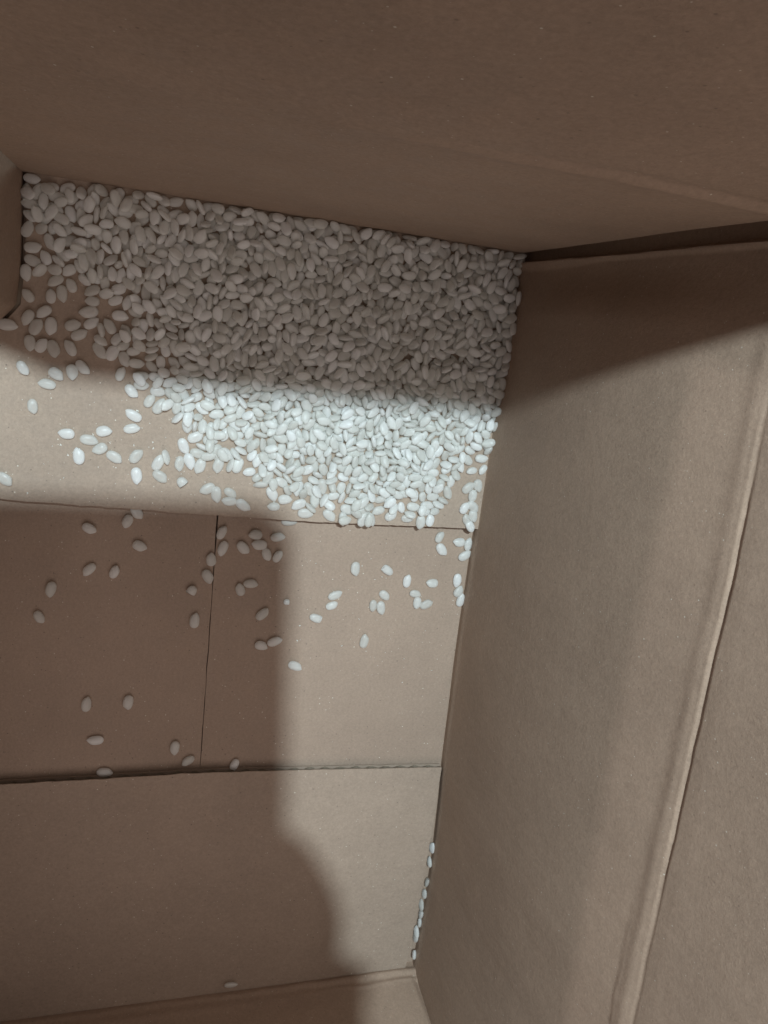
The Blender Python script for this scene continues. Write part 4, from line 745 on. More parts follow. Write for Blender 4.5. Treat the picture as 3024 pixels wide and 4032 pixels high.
785,2647,58,22,409,-286,13,2, 519,2973,64,153,-63,-309,-356,1, 624,2336,51,256,-2,-32,-428,0, 870,2354,53,413,64,-93,-258,5, 1196,2810,63,373,105,98,300,7,
901,2656,69,378,286,107,117,4, 1134,3026,61,267,154,-66,-388,1, 1318,2520,55,31,181,-410,-219,2, 1292,2543,60,375,-30,-133,-301,1, 1044,2520,60,80,-387,-102,-288,1,
1598,2963,41,425,-11,-6,-263,6, 1114,3007,58,229,-329,240,-179,4, 1346,2199,57,95,-288,-396,-36,6, 1405,2473,73,219,-18,-413,-176,4, 1204,2869,63,26,-38,60,494,7,
715,2625,62,404,-70,285,-23,3, 1252,2362,51,476,72,-51,127,2, 1087,2882,49,127,68,-446,-174,0, 875,2245,53,439,-18,10,239,5, 1184,2692,57,37,15,392,308,6,
1001,2450,48,5,41,-492,77,0, 746,2938,58,214,-71,-17,446,0, 934,2716,55,324,61,212,-310,7, 209,2922,42,22,-397,-303,-18,0, 893,2682,63,6,418,252,-111,6,
1115,2896,57,25,-477,88,120,6, 566,2611,47,384,-128,43,-291,0, 1363,2802,44,324,15,9,380,5, 1436,2271,51,475,-85,-1,132,3, 1453,2766,68,2,-451,178,-121,2,
729,2312,51,435,-4,-8,246,6, 1420,2940,69,326,85,308,204,4, 491,2954,62,383,-88,48,-305,5, 1305,2456,66,301,91,89,379,0, 1007,2358,71,367,304,-10,-151,6,
764,2714,62,121,-13,-10,485,6, 1453,2376,50,160,-90,-34,464,6, 1453,2395,72,205,398,-84,-207,6, 1224,2352,71,287,213,225,-268,1, 1343,3004,52,429,117,219,70,4,
1012,2760,54,118,203,-172,407,3, 382,2842,43,488,48,-16,-98,7, 1526,2488,48,266,-101,-109,397,3, 126,3006,41,23,-209,447,-74,4, 1332,2496,63,132,280,270,-285,5,
681,2475,55,273,365,118,-168,1, 540,2954,65,33,-204,-317,-326,6, 978,2343,70,35,-350,330,131,6, 1310,2977,58,235,-63,-104,-424,7, 1289,2432,52,261,-416,91,-30,3,
690,2367,50,295,4,-63,-399,6, 706,2834,54,263,3,-23,425,4, 1326,3020,42,374,0,-13,332,4, 1184,2182,55,254,-52,-47,425,3, 707,2400,53,440,112,-115,-175,3,
1029,2742,49,94,211,-161,-413,6, 1390,2410,47,142,13,5,-479,1, 1008,2802,54,217,-205,67,-395,0, 1413,2770,59,238,-42,44,-436,2, 984,2711,45,482,94,47,82,1,
1503,2964,67,434,-90,211,-97,6, 1284,2988,64,17,-132,96,472,0, 864,2540,70,314,382,-70,31,2, 1073,2988,48,333,-53,169,329,0, 653,2757,45,231,72,148,412,2,
863,2449,55,293,-311,220,-139,7, 1505,3022,42,451,-7,5,216,0, 828,2397,71,167,-49,167,-438,1, 81,2973,40,7,-497,55,0,4, 1141,2399,83,389,-6,309,-51,2,
962,2578,51,86,77,-461,-156,5, 899,2800,48,385,-223,-54,222,5, 1488,2836,50,128,-36,244,416,0, 1465,2802,60,3,-146,478,25,4, 1267,3017,63,434,185,-102,-129,6,
1186,2564,54,168,-151,-156,-418,6, 1436,2900,67,72,123,415,239,5, 1480,2381,59,263,81,-417,-17,3, 1126,2152,56,44,28,-26,497,6, 808,2616,60,176,-87,-168,-428,6,
1061,2761,54,164,364,266,-140,5, 1029,2453,61,85,-105,-7,-481,1, 922,2319,52,62,4,-94,487,2, 1168,3013,59,467,0,-22,-176,2, 1119,2450,62,138,68,27,475,0,
1418,2543,70,414,214,-172,54,6, 634,2468,52,46,5,225,-444,2, 820,2718,44,58,496,-23,-6,7, 1449,2952,60,487,7,-28,-107,2, 641,2890,54,318,-270,242,131,3,
1597,2547,61,285,229,259,222,2, 1476,2623,76,32,-125,-88,475,4, 1146,2589,61,302,42,248,309,3, 1330,2385,48,252,-30,66,-426,6, 1153,2381,67,117,-148,376,-270,4,
1181,2208,68,226,119,-344,257,4, 760,2880,58,344,6,-18,362,2, 1215,2205,56,145,-69,164,-444,6, 877,2514,62,430,142,-95,189,1, 874,2484,52,204,456,-10,15,0,
1567,2980,47,237,-150,88,-405,1, 1349,2545,67,216,-147,204,375,1, 1549,2510,46,323,-39,47,-377,4, 1410,2664,50,195,83,314,326,4, 806,3048,43,218,-446,-40,-46,6,
1422,3002,59,386,50,59,-308,4, 929,2802,62,316,-12,-99,-374,2, 1005,2920,57,329,66,-150,-339,6, 746,2536,65,424,12,62,258,5, 1213,2988,46,37,79,-458,180,4,
822,2652,60,84,451,-199,5,4, 844,2489,62,77,-127,467,-98,4, 1158,2460,64,137,360,34,-316,3, 568,2802,51,255,315,140,257,1, 1324,2164,55,12,-349,-358,1,3,
807,3000,57,459,91,56,-166,6, 1146,2539,62,44,24,-4,-498,4, 2,3005,41,371,18,11,334,2, 1211,2454,50,182,426,-185,-31,4, 1342,2634,45,480,2,13,-141,7,
1372,2673,48,447,142,50,165,0, 904,2925,58,47,258,188,382,1, 595,2474,50,315,-75,97,-369,7, 1272,2742,43,308,-26,11,-393,4, 880,2561,71,384,197,-33,-251,6,
850,2908,57,155,-23,36,-474,3, 1265,2323,53,45,-204,-438,121,0, 664,2336,50,39,-12,-1,-498,4, 1250,2672,62,366,332,-28,-74,2, 603,2433,50,103,27,-180,-454,6,
836,3027,39,360,-17,11,347,1, 1269,2812,43,335,-1,8,-372,4, 1402,2448,51,72,117,-58,-477,0, 630,2992,41,471,-26,-20,166,7, 896,2495,68,95,52,-486,-48,4,
1440,2467,50,56,1,474,-148,0, 1286,2254,57,132,-82,385,-278,6, 601,2940,42,414,80,4,-268,3, 1284,2170,55,498,-22,-5,-36,3, 1525,2900,63,56,494,-28,46,7,
494,2777,45,55,487,70,70,1, 1111,2615,67,353,204,127,261,3, 715,2714,45,22,69,-114,-481,4, 699,2640,48,463,98,99,-127,1, 683,2748,47,388,64,156,267,0,
555,2955,40,198,8,-12,459,4, 1432,2731,66,269,-101,-63,404,4, 1514,2994,52,414,99,250,78,6, 196,2790,42,129,8,-7,483,0, 667,2638,48,316,-96,165,-338,2,
697,2502,63,222,11,-88,-439,6, 176,2927,42,405,-17,18,292,5, 982,3044,40,49,-3,-5,498,1, 1582,2520,50,69,25,214,446,1, 1593,2914,60,371,58,-3,330,6,
1470,2515,62,96,-81,-484,-5,2, 931,2555,52,71,-54,286,401,7, 1153,2671,61,99,-77,134,-465,6, 932,2421,49,465,-16,-25,-182,1, 787,2437,61,391,-17,-29,310,3,
924,2684,61,377,33,26,-326,3, 536,2512,52,82,40,279,-405,3, 1030,2558,62,363,-47,-29,339,0, 775,2545,52,244,330,-235,-163,7, 1235,2633,50,277,-328,227,-117,6,
705,2332,50,391,-5,-8,311,4, 1157,2718,65,213,330,-236,-200,6, 1014,2324,63,79,-471,-147,-5,7, 1078,2351,48,493,-11,0,84,2, 845,2661,45,84,-7,28,492,3,
1283,2855,49,354,69,142,-315,3, 1026,2299,63,157,139,-284,354,3, 1539,2701,62,126,-47,-75,476,6, 889,2853,54,148,25,183,440,4, 809,2538,54,367,298,57,153,0,
513,2622,45,281,-24,19,-412,7, 1485,2761,67,339,263,164,197,1, 824,2913,60,326,-209,-219,228,4, 426,2775,44,89,-409,271,37,1, 1433,2678,51,34,341,-263,-252,3,
1491,2863,56,484,60,87,66,0, 582,2930,52,432,-50,-216,121,6, 1053,2372,55,383,-145,-151,244,0, 1152,2499,50,129,372,-289,-105,0, 500,2919,46,452,204,25,-61,1,
752,2996,51,399,106,274,-67,6, 1326,2624,62,337,13,82,-360,6, 1243,2822,52,78,-219,-212,389,1, 1518,2570,74,437,-68,26,232,4, 1328,2453,73,78,388,-288,-103,3,
1044,2428,65,427,-218,-140,14,3, 707,3019,39,320,-9,3,-384,2, 1450,3010,56,329,-15,-40,374,6, 567,2438,47,415,-15,7,-279,4, 1052,2714,48,448,72,-102,-184,2,
732,2415,49,2,443,-231,10,5, 1319,2261,52,348,-59,-29,353,5, 1181,2759,49,189,-120,-228,384,1, 1391,2850,46,394,-140,-62,268,1, 1488,2925,61,474,54,-85,-124,0,
1551,2438,51,113,-238,359,-228,6, 771,2394,53,110,28,487,-13,7, 464,2592,44,484,52,2,115,4, 568,2714,57,426,82,17,-248,5, 1265,3045,58,495,45,-35,-36,6,
1596,2446,66,205,284,136,330,6, 585,2351,50,445,-11,2,-228,2, 1571,2493,52,172,103,-55,455,2, 1079,2786,59,125,-8,-51,481,5, 622,2753,45,489,-17,98,32,1,
977,2404,68,24,-219,-224,389,6, 1042,3007,41,235,-14,64,-436,1, 918,2860,46,92,35,442,212,2, 1571,2876,57,335,144,155,305,6, 1488,2706,47,356,-1,101,-337,5,
1418,2824,44,390,-42,51,-305,7, 447,2618,44,499,-10,18,33,1, 1279,2524,47,458,-60,37,-187,5, 553,2917,61,262,42,-4,424,3, 632,2528,45,468,-15,-15,174,4,
1250,2778,44,337,-9,-10,369,5, 736,2642,45,285,25,-21,409,3, 716,2795,64,117,228,-420,-87,5, 328,2622,43,349,-17,-5,-358,4, 1079,3021,46,44,118,437,209,5,
1531,2742,48,470,-153,-47,-57,2, 1111,2980,42,52,492,-53,-44,6, 1100,2330,60,448,-127,173,61,7, 367,2990,43,437,-7,-30,-242,7, 896,3007,40,450,-4,22,216,3,
1342,2314,56,322,1,219,314,0, 1452,2601,50,393,21,154,-267,1, 1131,2837,45,139,-20,116,-466,5, 582,3026,40,381,-1,-6,324,2, 554,2691,43,187,-2,62,459,4,
1553,2551,52,314,315,-167,-157,7, 1447,2576,63,465,45,-12,-178,3, 1364,2603,49,117,158,-247,-388,6, 1333,2872,43,436,6,13,-244,7, 1298,2892,62,37,-23,4,-498,6,
1113,2738,64,227,-43,-52,440,0, 1535,2815,46,171,46,-83,460,5, 1297,2388,60,122,-66,116,-466,3, 1204,2543,46,41,-112,486,3,4, 253,2892,42,280,-40,-29,411,7,
781,2253,54,493,-82,13,15,3, 1118,2788,64,349,121,-50,334,6, 976,2812,41,3,-3,2,-500,2, 1075,2390,56,121,345,209,269,6, 1300,2812,45,303,-7,109,382,4,
743,2481,47,480,-11,-8,140,2, 1403,2716,60,312,-65,24,-384,3, 1265,2288,69,308,-48,-36,389,1, 1022,3034,40,196,8,1,-460,7, 1272,2907,58,82,-434,-233,28,0,
1182,2634,51,60,-140,-156,-450,6, 1544,2605,60,3,166,-472,6,2, 1424,3017,43,180,-3,22,-466,0, 405,2966,42,44,412,-279,-26,2, 1126,2381,48,469,-7,-6,172,5,
628,2940,57,162,8,62,-469,2, 1240,2920,52,220,362,-263,37,5, 855,3040,54,444,-67,7,221,6, 1342,2867,63,170,-102,-11,-459,1, 892,2532,51,458,148,1,135,5,
568,2892,43,51,189,455,67,7, 980,2646,58,75,6,90,-486,4, 523,2878,42,131,-1,61,479,5, 1422,2385,49,403,63,-86,-276,4, 1256,2849,48,288,-143,207,-322,3,
31,2972,40,46,-11,-5,498,2, 1158,2422,54,214,280,346,79,0, 1255,2570,56,38,118,66,-480,6, 184,2826,46,323,74,-155,-340,3, 1501,2701,62,448,116,153,-113,6,
1230,3042,42,499,-7,-14,30,0, 1229,2893,59,468,-85,20,-154,6, 841,2623,53,414,-55,-190,-198,6, 847,2370,62,60,-264,413,-77,7, 1234,2961,44,6,-301,389,88,3,
1108,2552,61,324,16,-16,380,3, 1125,2494,64,70,363,333,49,7, 1426,2554,55,420,165,-162,143,3, 1552,2915,58,62,244,373,218,1, 599,2856,42,96,-11,-4,-491,7,
953,2656,45,495,-2,13,-72,7, 939,2593,45,428,-16,10,258,6, 706,2543,65,23,-234,441,-2,0, 454,2811,42,373,-1,-10,333,5, 498,2862,58,16,-36,33,497,2,
1531,2969,42,7,79,-494,8,5, 851,2777,54,265,50,-220,359,4, 801,2936,56,268,56,-64,-414,7, 1076,2690,44,250,-15,-9,-433,6, 1117,2866,42,121,-2,-14,-485,1,
1544,3009,47,36,-292,376,149,2, 1021,2347,49,10,-348,359,7,2, 646,2851,41,481,-3,5,135,7, 597,2592,45,299,-2,-18,-401,3, 1578,2800,54,489,52,-68,-60,1,
1382,2368,48,485,-18,6,119,3, 1251,2260,53,486,110,-24,-32,4, 1442,2638,46,349,34,-4,357,7, 1295,2668,61,476,-65,4,-138,4, 1525,2636,56,311,73,-96,-372,2,
868,2315,52,79,4,63,-490,3, 1306,2824,60,267,5,38,421,4, 1295,2736,51,473,45,153,21,7, 813,2498,49,42,-34,104,-486,2, 1374,2928,46,51,404,-269,-110,7,
1022,2701,44,465,-57,9,-174,3, 760,2433,48,472,-6,9,-166,6, 579,2514,46,489,-11,-5,-103,2, 905,2610,46,64,-34,-2,-495,0, 1184,2438,47,343,12,-15,364,0,
1156,2213,52,441,-11,-6,236,4, 599,2900,40,425,-16,-5,-262,4, 1236,2294,52,192,47,-78,-453,0, 518,2683,43,263,0,-4,425,6, 1066,2561,56,110,449,190,-14,4,
947,2622,53,96,-33,98,480,0, 895,2433,54,259,-86,210,363,1, 1295,2625,63,369,20,42,334,0, 807,2414,50,253,2,83,-423,3, 1226,2325,52,478,-56,-59,123,7,
1198,2962,42,90,-11,-2,-492,6, 889,2711,50,130,-8,-228,-425,2, 460,2956,46,386,154,-147,-237,3, 1070,2741,44,85,-4,99,483,4, 1171,2615,50,31,183,419,-199,3,
602,3005,44,138,288,-335,-191,6, 1101,3044,53,99,99,41,-478,6, 958,2354,63,446,71,83,198,6, 1481,2964,57,39,-231,-441,-23,4, 921,3002,48,87,-145,143,-448,5,
1125,3043,41,113,30,-66,-482,6, 624,2684,44,272,9,-28,-418,5, 967,2798,57,18,4,-156,475,2, 848,2821,51,401,-181,153,183,3, 727,2684,44,225,-54,31,442,4,
884,2400,51,230,-81,56,-433,0, 606,2905,57,497,-34,20,-43,4, 1361,2463,46,499,-12,-12,-22,0, 1347,2350,51,209,60,92,441,0, 1002,2589,54,481,-53,81,-94,2,
1354,2426,47,262,-5,-7,426,3, 1372,3032,46,257,26,-115,-413,7, 548,2736,46,345,-82,130,-328,2, 805,3013,40,378,59,-17,-322,1, 1000,2415,49,122,3,-26,-484,7,
818,2835,55,325,17,-39,-378,6, 621,2840,58,492,6,-22,-85,4, 940,3036,40,481,-65,13,-118,1, 1068,2841,46,418,-115,31,247,5, 775,2466,48,316,9,-31,-386,3,
896,2824,57,130,-95,-168,-443,0, 701,2606,44,92,-7,-41,490,4, 1157,2549,45,248,2,7,-434,2, 1368,2311,58,253,-225,346,-126,1, 1271,2684,44,480,-3,-6,-141,7,
1391,2707,44,497,-9,12,53,6, 1579,2377,48,304,9,12,-396,1, 1180,2720,49,426,45,-93,240,7, 1500,2487,50,259,163,-81,-387,1, 951,2768,52,185,79,-457,-26,0,
687,2850,40,451,-11,4,215,4, 965,2737,43,459,-7,-9,199,0, 958,2384,48,338,-27,12,-367,2, 686,2673,44,458,-2,3,-202,7, 1316,2547,45,458,-4,-11,200,0,
786,2765,51,37,474,-12,153,7, 1047,2933,41,475,34,-4,151,0, 756,2772,48,324,-184,-146,301,5, 1475,2895,58,468,-66,-64,-150,2, 848,2593,46,488,-5,-6,-110,7,
786,2350,50,487,-14,-6,-113,5, 1149,2933,42,197,-26,-95,449,4, 880,2967,39,313,-10,0,390,0, 1375,2565,62,21,-45,496,34,1, 957,2947,40,246,-39,18,433,2,
1401,2630,44,474,-37,-5,155,4, 1275,2285,50,16,-10,3,500,5, 640,3036,41,26,216,446,62,2, 1563,2834,59,11,3,-496,-59,1, 1230,2139,56,181,3,-2,-466,5,
577,2980,41,169,9,-8,470,0, 1396,2746,44,2,445,228,-3,7, 451,2862,42,328,24,-33,375,4, 1110,2916,42,492,-60,2,67,2, 1475,2570,46,36,369,-331,-60,5,
1452,2920,62,420,-199,-49,-178,1, 1074,2932,53,66,-16,-495,-25,4, 1016,2884,58,447,112,3,193,1, 1379,2776,58,25,-286,-409,-9,3, 530,2900,53,443,-132,87,170,7,
773,2996,52,104,-184,280,-356,4, 675,2586,47,149,411,-234,-64,6, 452,2712,44,7,489,91,-52,0, 1111,2688,44,287,-22,9,409,1, 932,2752,43,369,-54,49,-329,3,
891,2910,41,74,426,-248,-35,2, 1424,2524,55,444,-163,-114,-117,7, 950,2865,52,324,73,292,233,6, 1259,2936,49,181,427,41,-182,1, 1472,2776,51,369,-238,-157,181,7,
1571,2658,44,492,0,14,-88,7, 770,2957,55,58,-469,117,-115,0, 717,2919,54,108,-69,-483,0,1, 273,2951,41,298,-4,3,-402,1, 542,2654,48,452,2,116,179,0,
637,2914,41,499,-5,12,27,0, 338,2941,42,167,13,15,-471,3, 1172,2837,49,435,166,-21,179,5, 1345,2911,45,336,12,-84,-360,3, 818,2768,42,491,-12,-10,-95,0,
926,2889,40,376,-17,-12,-329,0, 1094,2308,50,497,-12,-7,-51,6, 1201,2356,50,296,62,-1,398,1, 1448,2858,60,116,62,37,481,6, 1279,2951,58,463,92,-18,-164,5,
464,2777,56,445,-2,2,-228,4, 995,2777,42,390,0,-10,313,6, 1243,2599,51,156,126,11,-458,4, 633,2952,40,139,6,-8,480,2, 647,2658,43,273,-12,-1,-418,2,
1347,2236,52,433,-12,1,249,1, 779,2917,44,408,90,168,217,4, 876,2683,46,282,-44,80,403,0, 1584,2460,53,392,214,145,171,5, 1533,2870,66,434,230,1,-92,7,
1552,2880,45,481,-24,91,-99,2, 402,2635,43,466,-8,-2,-180,6, 489,2951,41,425,-19,10,263,3, 1595,2847,62,187,-106,-308,329,1, 706,2494,48,16,-48,68,493,4,
1086,2647,45,329,2,9,-376,5, 1109,2241,56,226,65,-84,433,1, 902,2465,48,487,-67,-6,91,5, 1213,2904,42,239,-23,17,-438,6, 1534,2714,44,500,-8,4,17,0,
1018,2672,59,2,-475,157,-5,4, 1550,2772,44,495,32,2,63,0, 1544,2370,48,201,-14,4,458,5, 1588,2626,45,239,9,71,-433,4, 1164,3024,40,160,-1,6,-474,4,
1128,2582,47,130,25,97,472,2, 1190,2923,53,383,-241,-63,-203,5, 1059,2897,42,35,-3,-3,-499,7, 1361,2754,47,420,-17,-90,-255,4, 1147,2347,49,321,51,33,378,4,
1412,2881,60,329,-117,-18,-358,4, 891,2643,48,420,-102,-16,-251,1, 1050,2596,60,199,22,60,454,6, 518,2952,46,199,108,-274,-351,6, 1099,2172,55,175,1,44,-466,2,
530,2795,43,6,23,-499,-28,5, 939,2921,43,448,-172,-2,-142,6, 1484,2983,43,97,0,76,-484,3, 1127,2618,45,29,-6,8,-499,3, 1095,2486,47,493,-71,46,10,4,
1354,2843,55,75,-31,-135,-475,4, 974,2504,49,109,98,478,23,6, 473,2997,41,464,-8,5,186,0, 1122,2276,50,327,-16,-9,378,2, 1414,2924,43,498,-21,-2,43,1,
1318,2204,55,420,88,55,251,3, 905,2773,42,450,-16,10,217,6, 1067,3049,47,305,-392,-33,51,3, 1427,2498,46,223,-34,-10,-446,3, 1459,2531,45,481,-7,7,-135,0,
632,2591,45,450,-25,20,216,3, 810,2374,51,432,105,-32,-228,2, 682,2812,42,23,6,3,499,7, 584,2755,43,438,-69,-16,229,7, 1467,3020,42,309,1,-9,393,2,
774,2508,47,462,-7,50,-185,6, 1379,2640,54,141,404,258,-14,5, 644,2446,52,447,212,21,-67,4, 1142,2872,57,80,71,21,488,3, 660,2499,46,254,39,-48,-426,4,
1144,2896,42,407,1,9,-290,6, 1100,2404,49,403,-7,58,290,3, 492,2651,44,466,-4,-4,182,1, 733,2517,50,156,93,-5,466,3, 1292,2778,45,41,12,-495,52,0,
1284,2620,45,64,17,44,494,0, 155,2852,42,49,29,59,-493,2, 969,2887,44,318,-21,-115,367,0, 1136,2754,57,328,100,-92,-352,1, 1071,2534,49,8,-496,-22,-62,7,
1416,2603,45,15,14,10,-499,3, 919,2388,50,493,39,22,69,1, 672,2784,49,102,-3,-449,-195,0, 489,2698,47,184,-374,249,-120,6, 986,2917,41,319,-56,46,-378,6,
1241,2425,49,47,229,431,96,1, 1158,2970,41,305,-5,-6,396,2, 552,2845,42,488,-75,0,-76,6, 871,2883,41,466,6,30,-177,0, 1006,2625,62,472,-16,22,161,1,
1130,2798,44,466,-41,68,-162,1, 1312,2589,45,427,-9,-9,260,3, 1440,2852,44,414,-58,36,-272,1, 1380,2529,47,43,-168,468,34,0, 1524,2855,43,411,-9,5,285,5,
850,2408,50,171,-29,50,-466,7, 1424,2706,49,397,-231,-109,165,4, 841,2553,46,453,-11,-3,-211,2, 1278,2396,47,450,-5,-14,218,2, 1256,2229,56,487,-60,-94,10,2,
1443,2977,43,132,9,-54,-479,1, 1395,2570,47,33,-439,-231,-50,2, 604,2812,45,355,-114,-105,316,5, 1106,2776,42,428,-11,-2,-259,4, 1589,2598,59,327,47,-26,-375,5,
1178,2889,45,79,-225,420,-130,5, 707,2543,46,437,-2,8,-243,6, 1223,2176,55,88,5,8,-492,5, 869,2846,40,192,-2,-3,461,2, 492,2741,47,456,-17,-110,172,1,
1101,2453,46,488,-8,11,-107,2, 959,2533,52,0,-482,-14,-132,1, 1358,2570,46,490,62,32,73,3, 1525,2682,45,30,100,485,-66,4, 1186,2588,52,61,-51,-196,-453,7,
711,2575,52,413,222,-105,-140,0, 552,3036,42,271,31,-48,-416,3, 1124,2423,49,137,66,125,460,6, 986,2351,50,473,-2,-31,160,0, 1473,2620,50,209,-359,216,-176,4,
716,2941,41,479,82,14,-115,6, 826,2807,43,301,-11,62,394,5, 1266,2970,42,296,-1,2,-403,6, 1571,2693,46,97,455,-165,-81,1, 1373,2993,51,160,-158,50,444,0,
1001,2558,49,64,-208,-422,157,0, 1596,2928,42,293,-19,-26,404,1, 876,3034,39,255,14,7,-430,7, 1262,2650,45,37,24,-32,-497,1, 351,2722,42,153,-12,-1,-476,6,
1294,2465,47,338,-23,-21,367,1, 979,2612,45,185,34,18,-463,6, 949,2690,50,95,-149,446,140,0, 1308,2662,44,410,0,-8,287,6, 522,2710,52,470,-114,-2,-126,3,
1419,2617,62,17,-60,460,-186,6, 1338,2955,47,313,-241,166,-258,6, 1438,2900,42,435,-4,-8,247,2, 1140,2711,48,155,-110,122,-446,1, 768,2678,44,497,-14,18,-50,3,
870,2739,43,488,-9,-18,107,0, 1194,2417,62,104,-474,-100,65,0, 1295,2884,43,379,9,25,-325,3, 1014,2387,48,490,-13,6,97,4, 1042,2667,44,468,-6,-14,176,0,
762,2714,43,62,-8,-1,496,0, 1253,3010,42,497,-7,-6,-52,2, 492,2813,42,132,-6,-3,-482,7, 806,2457,49,294,28,19,-403,7, 1510,2792,46,121,-36,134,465,7,
1538,2401,52,59,182,-442,135,3, 1302,2960,43,4,-8,6,-500,5, 1240,2537,45,467,-6,-11,177,4, 478,2880,42,278,-5,3,-416,1, 841,2910,39,117,-14,3,-486,4,
1580,2726,45,476,20,33,-147,7, 1576,2424,47,498,-9,10,40,6, 1130,3006,41,293,-11,1,405,6, 1550,2630,45,472,23,-29,-161,1, 1058,2968,41,493,-74,19,-29,3,
731,2815,41,154,-21,-1,475,3, 994,2678,44,500,-10,5,-3,2, 844,2522,50,462,158,35,-103,2, 1191,2496,46,171,-12,2,470,5, 791,2601,45,349,0,-12,358,0,
1298,2361,48,2,10,-1,-500,6, 1558,2937,41,214,5,10,-452,2, 1081,2255,51,252,-16,-9,-431,6, 912,2953,40,333,-11,1,-373,3, 1471,2486,54,136,284,-369,121,3,
1498,2586,59,20,38,49,496,0, 1202,2863,43,499,-7,-8,20,5, 574,2658,48,162,-417,-202,94,0, 753,2924,40,343,-6,-5,-364,7, 641,2798,41,492,-11,-4,-89,2,
1048,2868,46,8,99,-117,476,6, 1399,2794,47,36,-198,-449,-88,5, 1561,2595,45,432,-21,11,251,3, 1146,2685,49,149,-65,201,-428,1, 1060,2281,52,493,83,-7,11,4,
1330,2749,45,1,230,438,76,6, 1458,2694,44,235,4,-6,441,6, 930,2349,49,38,6,1,-499,2, 1194,3014,43,436,87,34,226,3, 1352,2281,50,203,-3,-5,457,3,
1088,2622,62,50,272,-411,-72,7, 1322,2442,46,302,1,6,-398,4, 1048,2410,51,11,-12,-183,-465,4, 1056,2488,46,4,327,378,12,6, 1519,2522,51,391,296,63,70,3,
793,2832,41,499,-15,18,20,3, 1579,2563,45,303,-12,0,-398,2, 785,2960,39,462,-8,-13,-191,6, 1365,2495,48,142,6,111,466,3, 596,2722,43,477,-9,-9,148,3,
1183,2666,44,475,-19,11,155,3, 563,2483,46,429,-3,7,-257,4, 1154,2298,50,18,-16,-7,-499,6, 1003,2848,42,263,3,-17,-425,1, 1150,2754,44,348,-52,-56,351,6,
1333,2830,44,495,-71,3,-16,1, 1123,2522,46,307,-8,1,-394,0, 1464,2736,44,80,14,1,-493,7, 945,2832,42,445,-46,-14,224,0, 1013,2897,42,158,12,62,-470,0,
426,2894,41,351,-23,5,-355,4, 800,2980,44,167,453,31,-126,3, 1250,2884,42,500,-8,-6,-6,2, 1074,2603,45,274,-7,6,418,7, 1153,2248,51,493,-23,5,81,4,
1494,2896,43,269,-3,-4,422,1, 1096,2561,45,309,-2,7,-393,4, 1077,2804,42,273,-4,0,-419,1, 1385,2973,45,448,-123,-22,183,1, 1273,2585,45,287,-12,2,409,5,
1455,2947,42,5,10,5,-500,2, 1592,2768,43,312,9,8,-390,7, 1353,2720,46,166,-40,-71,-465,4, 1527,2601,44,384,-13,-3,-320,4, 909,2739,48,71,-154,-182,434,6,
1314,2858,56,403,64,-24,-288,3, 748,2845,41,496,30,-14,-50,0, 1175,2390,48,384,-5,6,-320,0, 1042,2574,45,268,-9,1,-422,2, 1186,2274,51,104,4,7,489,7,
1461,2716,60,411,72,-55,-270,6, 636,2416,48,309,-7,0,393,1, 1043,2790,43,440,-5,-8,238,5, 1603,2872,47,288,204,-216,-281,3, 571,2566,44,405,-13,8,293,4,
1229,2850,49,409,226,124,126,7, 614,2638,44,289,-1,2,408,7, 814,2686,44,490,-66,2,-74,7, 1407,2959,47,228,-385,-194,111,4, 1135,2470,46,413,-2,11,-281,2,
1169,2807,50,483,108,20,71,5, 1295,3003,43,452,33,28,209,6, 811,2644,44,497,-15,-12,-52,4, 763,2879,40,98,-9,3,-490,2, 1458,2831,72,164,-7,15,472,6,
804,2900,42,461,110,102,124,6, 1114,2736,44,232,-4,-3,443,0, 1481,2459,47,204,-33,-60,451,1, 974,2314,50,77,3,-5,494,3, 1433,2745,47,90,123,-63,-472,4,
542,2931,44,176,-465,38,-30,4, 796,2742,47,9,-119,155,460,3, 1261,2457,49,152,103,-36,-464,2, 856,2942,40,468,-18,-52,-168,6, 1119,2650,58,461,-12,-70,-180,3,
1524,2906,42,335,-2,7,-371,6, 1291,2706,49,75,-121,-70,-474,6, 1576,2901,42,178,-32,-69,461,6, 1332,2788,43,392,-7,0,-311,2, 1311,2309,50,144,-22,10,478,5,
1052,2314,50,195,12,0,460,6, 1140,2650,44,94,-20,-5,491,3, 1343,2604,54,433,-119,-219,7,6, 1007,2643,44,384,12,-18,319,6, 847,2988,40,476,7,-25,151,7,
1215,2615,45,362,24,-47,-341,6, 1591,2820,42,249,-8,1,433,0, 450,2753,42,216,-1,6,-451,4, 837,2335,51,492,-23,6,-83,3, 1437,2572,44,126,7,-8,484,4,
922,2515,47,7,400,300,-16,0, 682,2530,49,302,79,173,350,6, 1232,2715,43,9,10,3,-500,4, 701,2914,40,208,30,39,452,4, 1286,3034,42,497,-11,-7,55,3,
743,2563,46,365,-28,-39,339,0, 1068,2436,47,481,-11,-1,-138,2, 1470,2816,43,496,-8,-3,-60,2, 876,2560,48,475,-8,74,-137,0, 911,2687,43,396,-13,4,304,2,
1234,2489,46,451,11,-20,-214,0, 1559,2844,43,207,-18,61,-450,6, 1468,2871,44,201,37,-1,456,0, 816,2934,39,48,18,5,-497,1, 1496,2625,44,251,-15,3,432,6,
1026,2611,46,27,2,-61,496,3, 1008,2494,47,239,-11,-1,-439,5, 1211,2816,42,70,-9,-7,495,4, 1590,2706,57,197,62,-85,448,6, 1502,2935,44,492,-33,-36,78,5,
868,2624,46,326,24,71,371,1, 777,2801,42,471,-12,8,-167,3, 1368,2882,43,336,-13,4,370,2, 1520,2563,45,274,-38,-40,415,6, 946,2984,40,474,-50,30,149,4,
